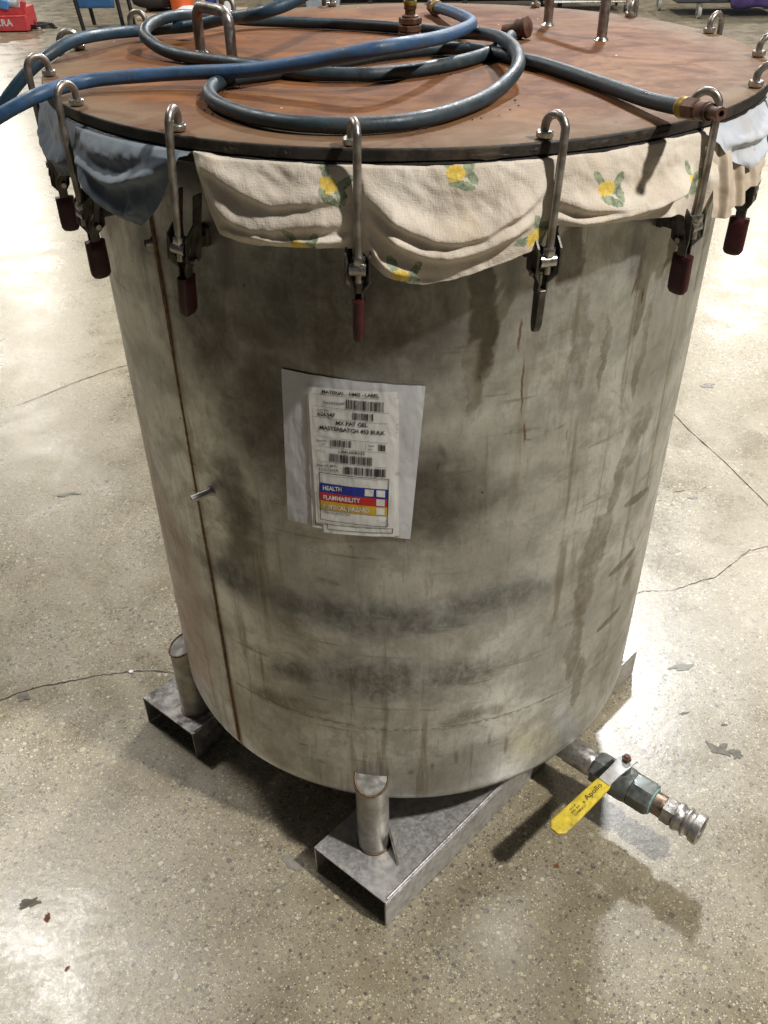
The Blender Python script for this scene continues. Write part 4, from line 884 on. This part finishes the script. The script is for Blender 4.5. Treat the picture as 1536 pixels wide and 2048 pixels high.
m = MB(); m.tube([(.165*cos(a), .0, .30+.16*sin(a)) for a in [pi*k/14 for k in range(15)]], .005, 6); m.build('bail_handle', MT['steel'], t)
t = thing('white_bag', 'crumpled white bag lying in front of the orange pail', 'bag', (-2.70, 10.9, .286))
m = MB(); m.grid(20, 12, lambda u, v: (.16*sin(pi*v)*cos(2*pi*u)*(1+.2*noise.noise(Vector((u*7, v*5, 2)))), .12*sin(pi*v)*sin(2*pi*u), .055-.055*cos(pi*v)+.01*noise.noise(Vector((u*9, v*9, 0))))); m.build('bag_body', MT['white'], t, 80)
# dark workbench and bins at the top middle
t = thing('dark_workbench', 'long dark low bench far behind the lid', 'bench', (.2, 13.6, 0))
m = MB(); m.box((0, 0, .44), (4.6, .8, .06)); m.build('bench_top', MT['black'], t, bevel=.005)
m = MB(); m.box((0, .2, .22), (4.3, .02, .36)); m.build('back_panel', MT['blackfab'], t)
for x in (-2.1, -.7, .7, 2.1):
    m = MB(); m.box((x, -.3, .205), (.06, .06, .41)); m.build('leg', MT['black'], t)
t = thing('grey_bin', 'grey plastic bin standing in front of the dark bench', 'bin', (-1.15, 12.7, 0))
m = MB(); vs = [(sx*a, sy*b, z) for z, a, b in ((0, .20, .15), (.34, .26, .2)) for sx, sy in ((-1, -1), (1, -1), (1, 1), (-1, 1))]; m.add(vs, [(0, 1, 2, 3), (0, 1, 5, 4), (1, 2, 6, 5), (2, 3, 7, 6), (3, 0, 4, 7)]); m.box((0, -.205, .33), (.56, .02, .03)); m.build('bin_body', MT['greypl'], t, bevel=.01)
# white panelled cart seen between the handle feet
t = thing('wire_cart', 'grey wire frame cart with a white shelf beyond the right lift handle', 'cart', (2.62, 13.2, 0))
m = MB(); m.box((0, 0, .17), (1.15, .7, .02)); m.build('shelf', MT['white'], t)
for x in (-.56, .56):
    for y in (-.33, .33):
        m = MB(); rod(m, (x, y, .08), (x, y, .9), .018); m.build('post', MT['steel'], t)
        m = MB(); m.tube([(x-.015, y, .045), (x+.015, y, .045)], .045, 14); m.build('caster_wheel', MT['black'], t, 40)
m = MB(); 
for y in (-.33, .33): rod(m, (-.56, y, .135), (.56, y, .135), .014)
for x in (-.56, .56): rod(m, (x, -.33, .135), (x, .33, .135), .014)
m.build('rail', MT['steel'], t)
# covered trolley with casters
t = thing('covered_trolley', 'trolley under charcoal and purple covers on chrome casters at the far right', 'trolley', (4.55, 12.75, 0))
m = MB(); m.box((-.05, 0, .30), (1.5, .9, .26)); m.build('charcoal_cover', MT['charcoal'], t, bevel=.03)
def cover(u, v):
    x = lerp(-.35, 1.1, u); y = -.50+.04*noise.noise(Vector((u*8, v*3, 1))); h = lerp(.62, .12+.05*noise.noise(Vector((u*5, 0, 0)))+(.12 if u < .2 else 0), v); return (x, y, h)
m = MB(); m.grid(30, 10, cover); o = m.build('purple_cover', MT['purple'], t, 80); s = o.modifiers.new('s', 'SOLIDIFY'); s.thickness = .01
def caster(x, y):
    m = MB(); m.tube([(x-.02, y, .075), (x+.02, y, .075)], .072, 20); w = m.build('caster', MT['wheel'], t, 40)
    m = MB(); m.tube([(x-.024, y, .075), (x+.024, y, .075)], .04, 16); m.box((x-.032, y+.02, .11), (.006, .05, .12)); m.box((x+.032, y+.02, .11), (.006, .05, .12)); m.box((x, y+.02, .172), (.075, .08, .012)); m.build('fork', MT['steel'], w, 40)
caster(-.50, -.55); caster(-.86, .25); caster(.75, .35); caster(.95, -.3)
# thin bent wire stand at the right edge
t = thing('wire_stand', 'thin bent wire stand on the floor past the right edge of the lid', 'stand', (1.98, 4.45, 0))
m = MB(); m.tube(spline([(-.16, 0, 0.004), (-.10, 0, .15), (-.04, 0, .185), (.1, 0, .19), (.3, 0, .19)], 6), .006, 8); m.tube([(-.16, 0, .006), (.3, 0, .006)], .005, 8); m.build('wire', MT['rod'], t, 60)
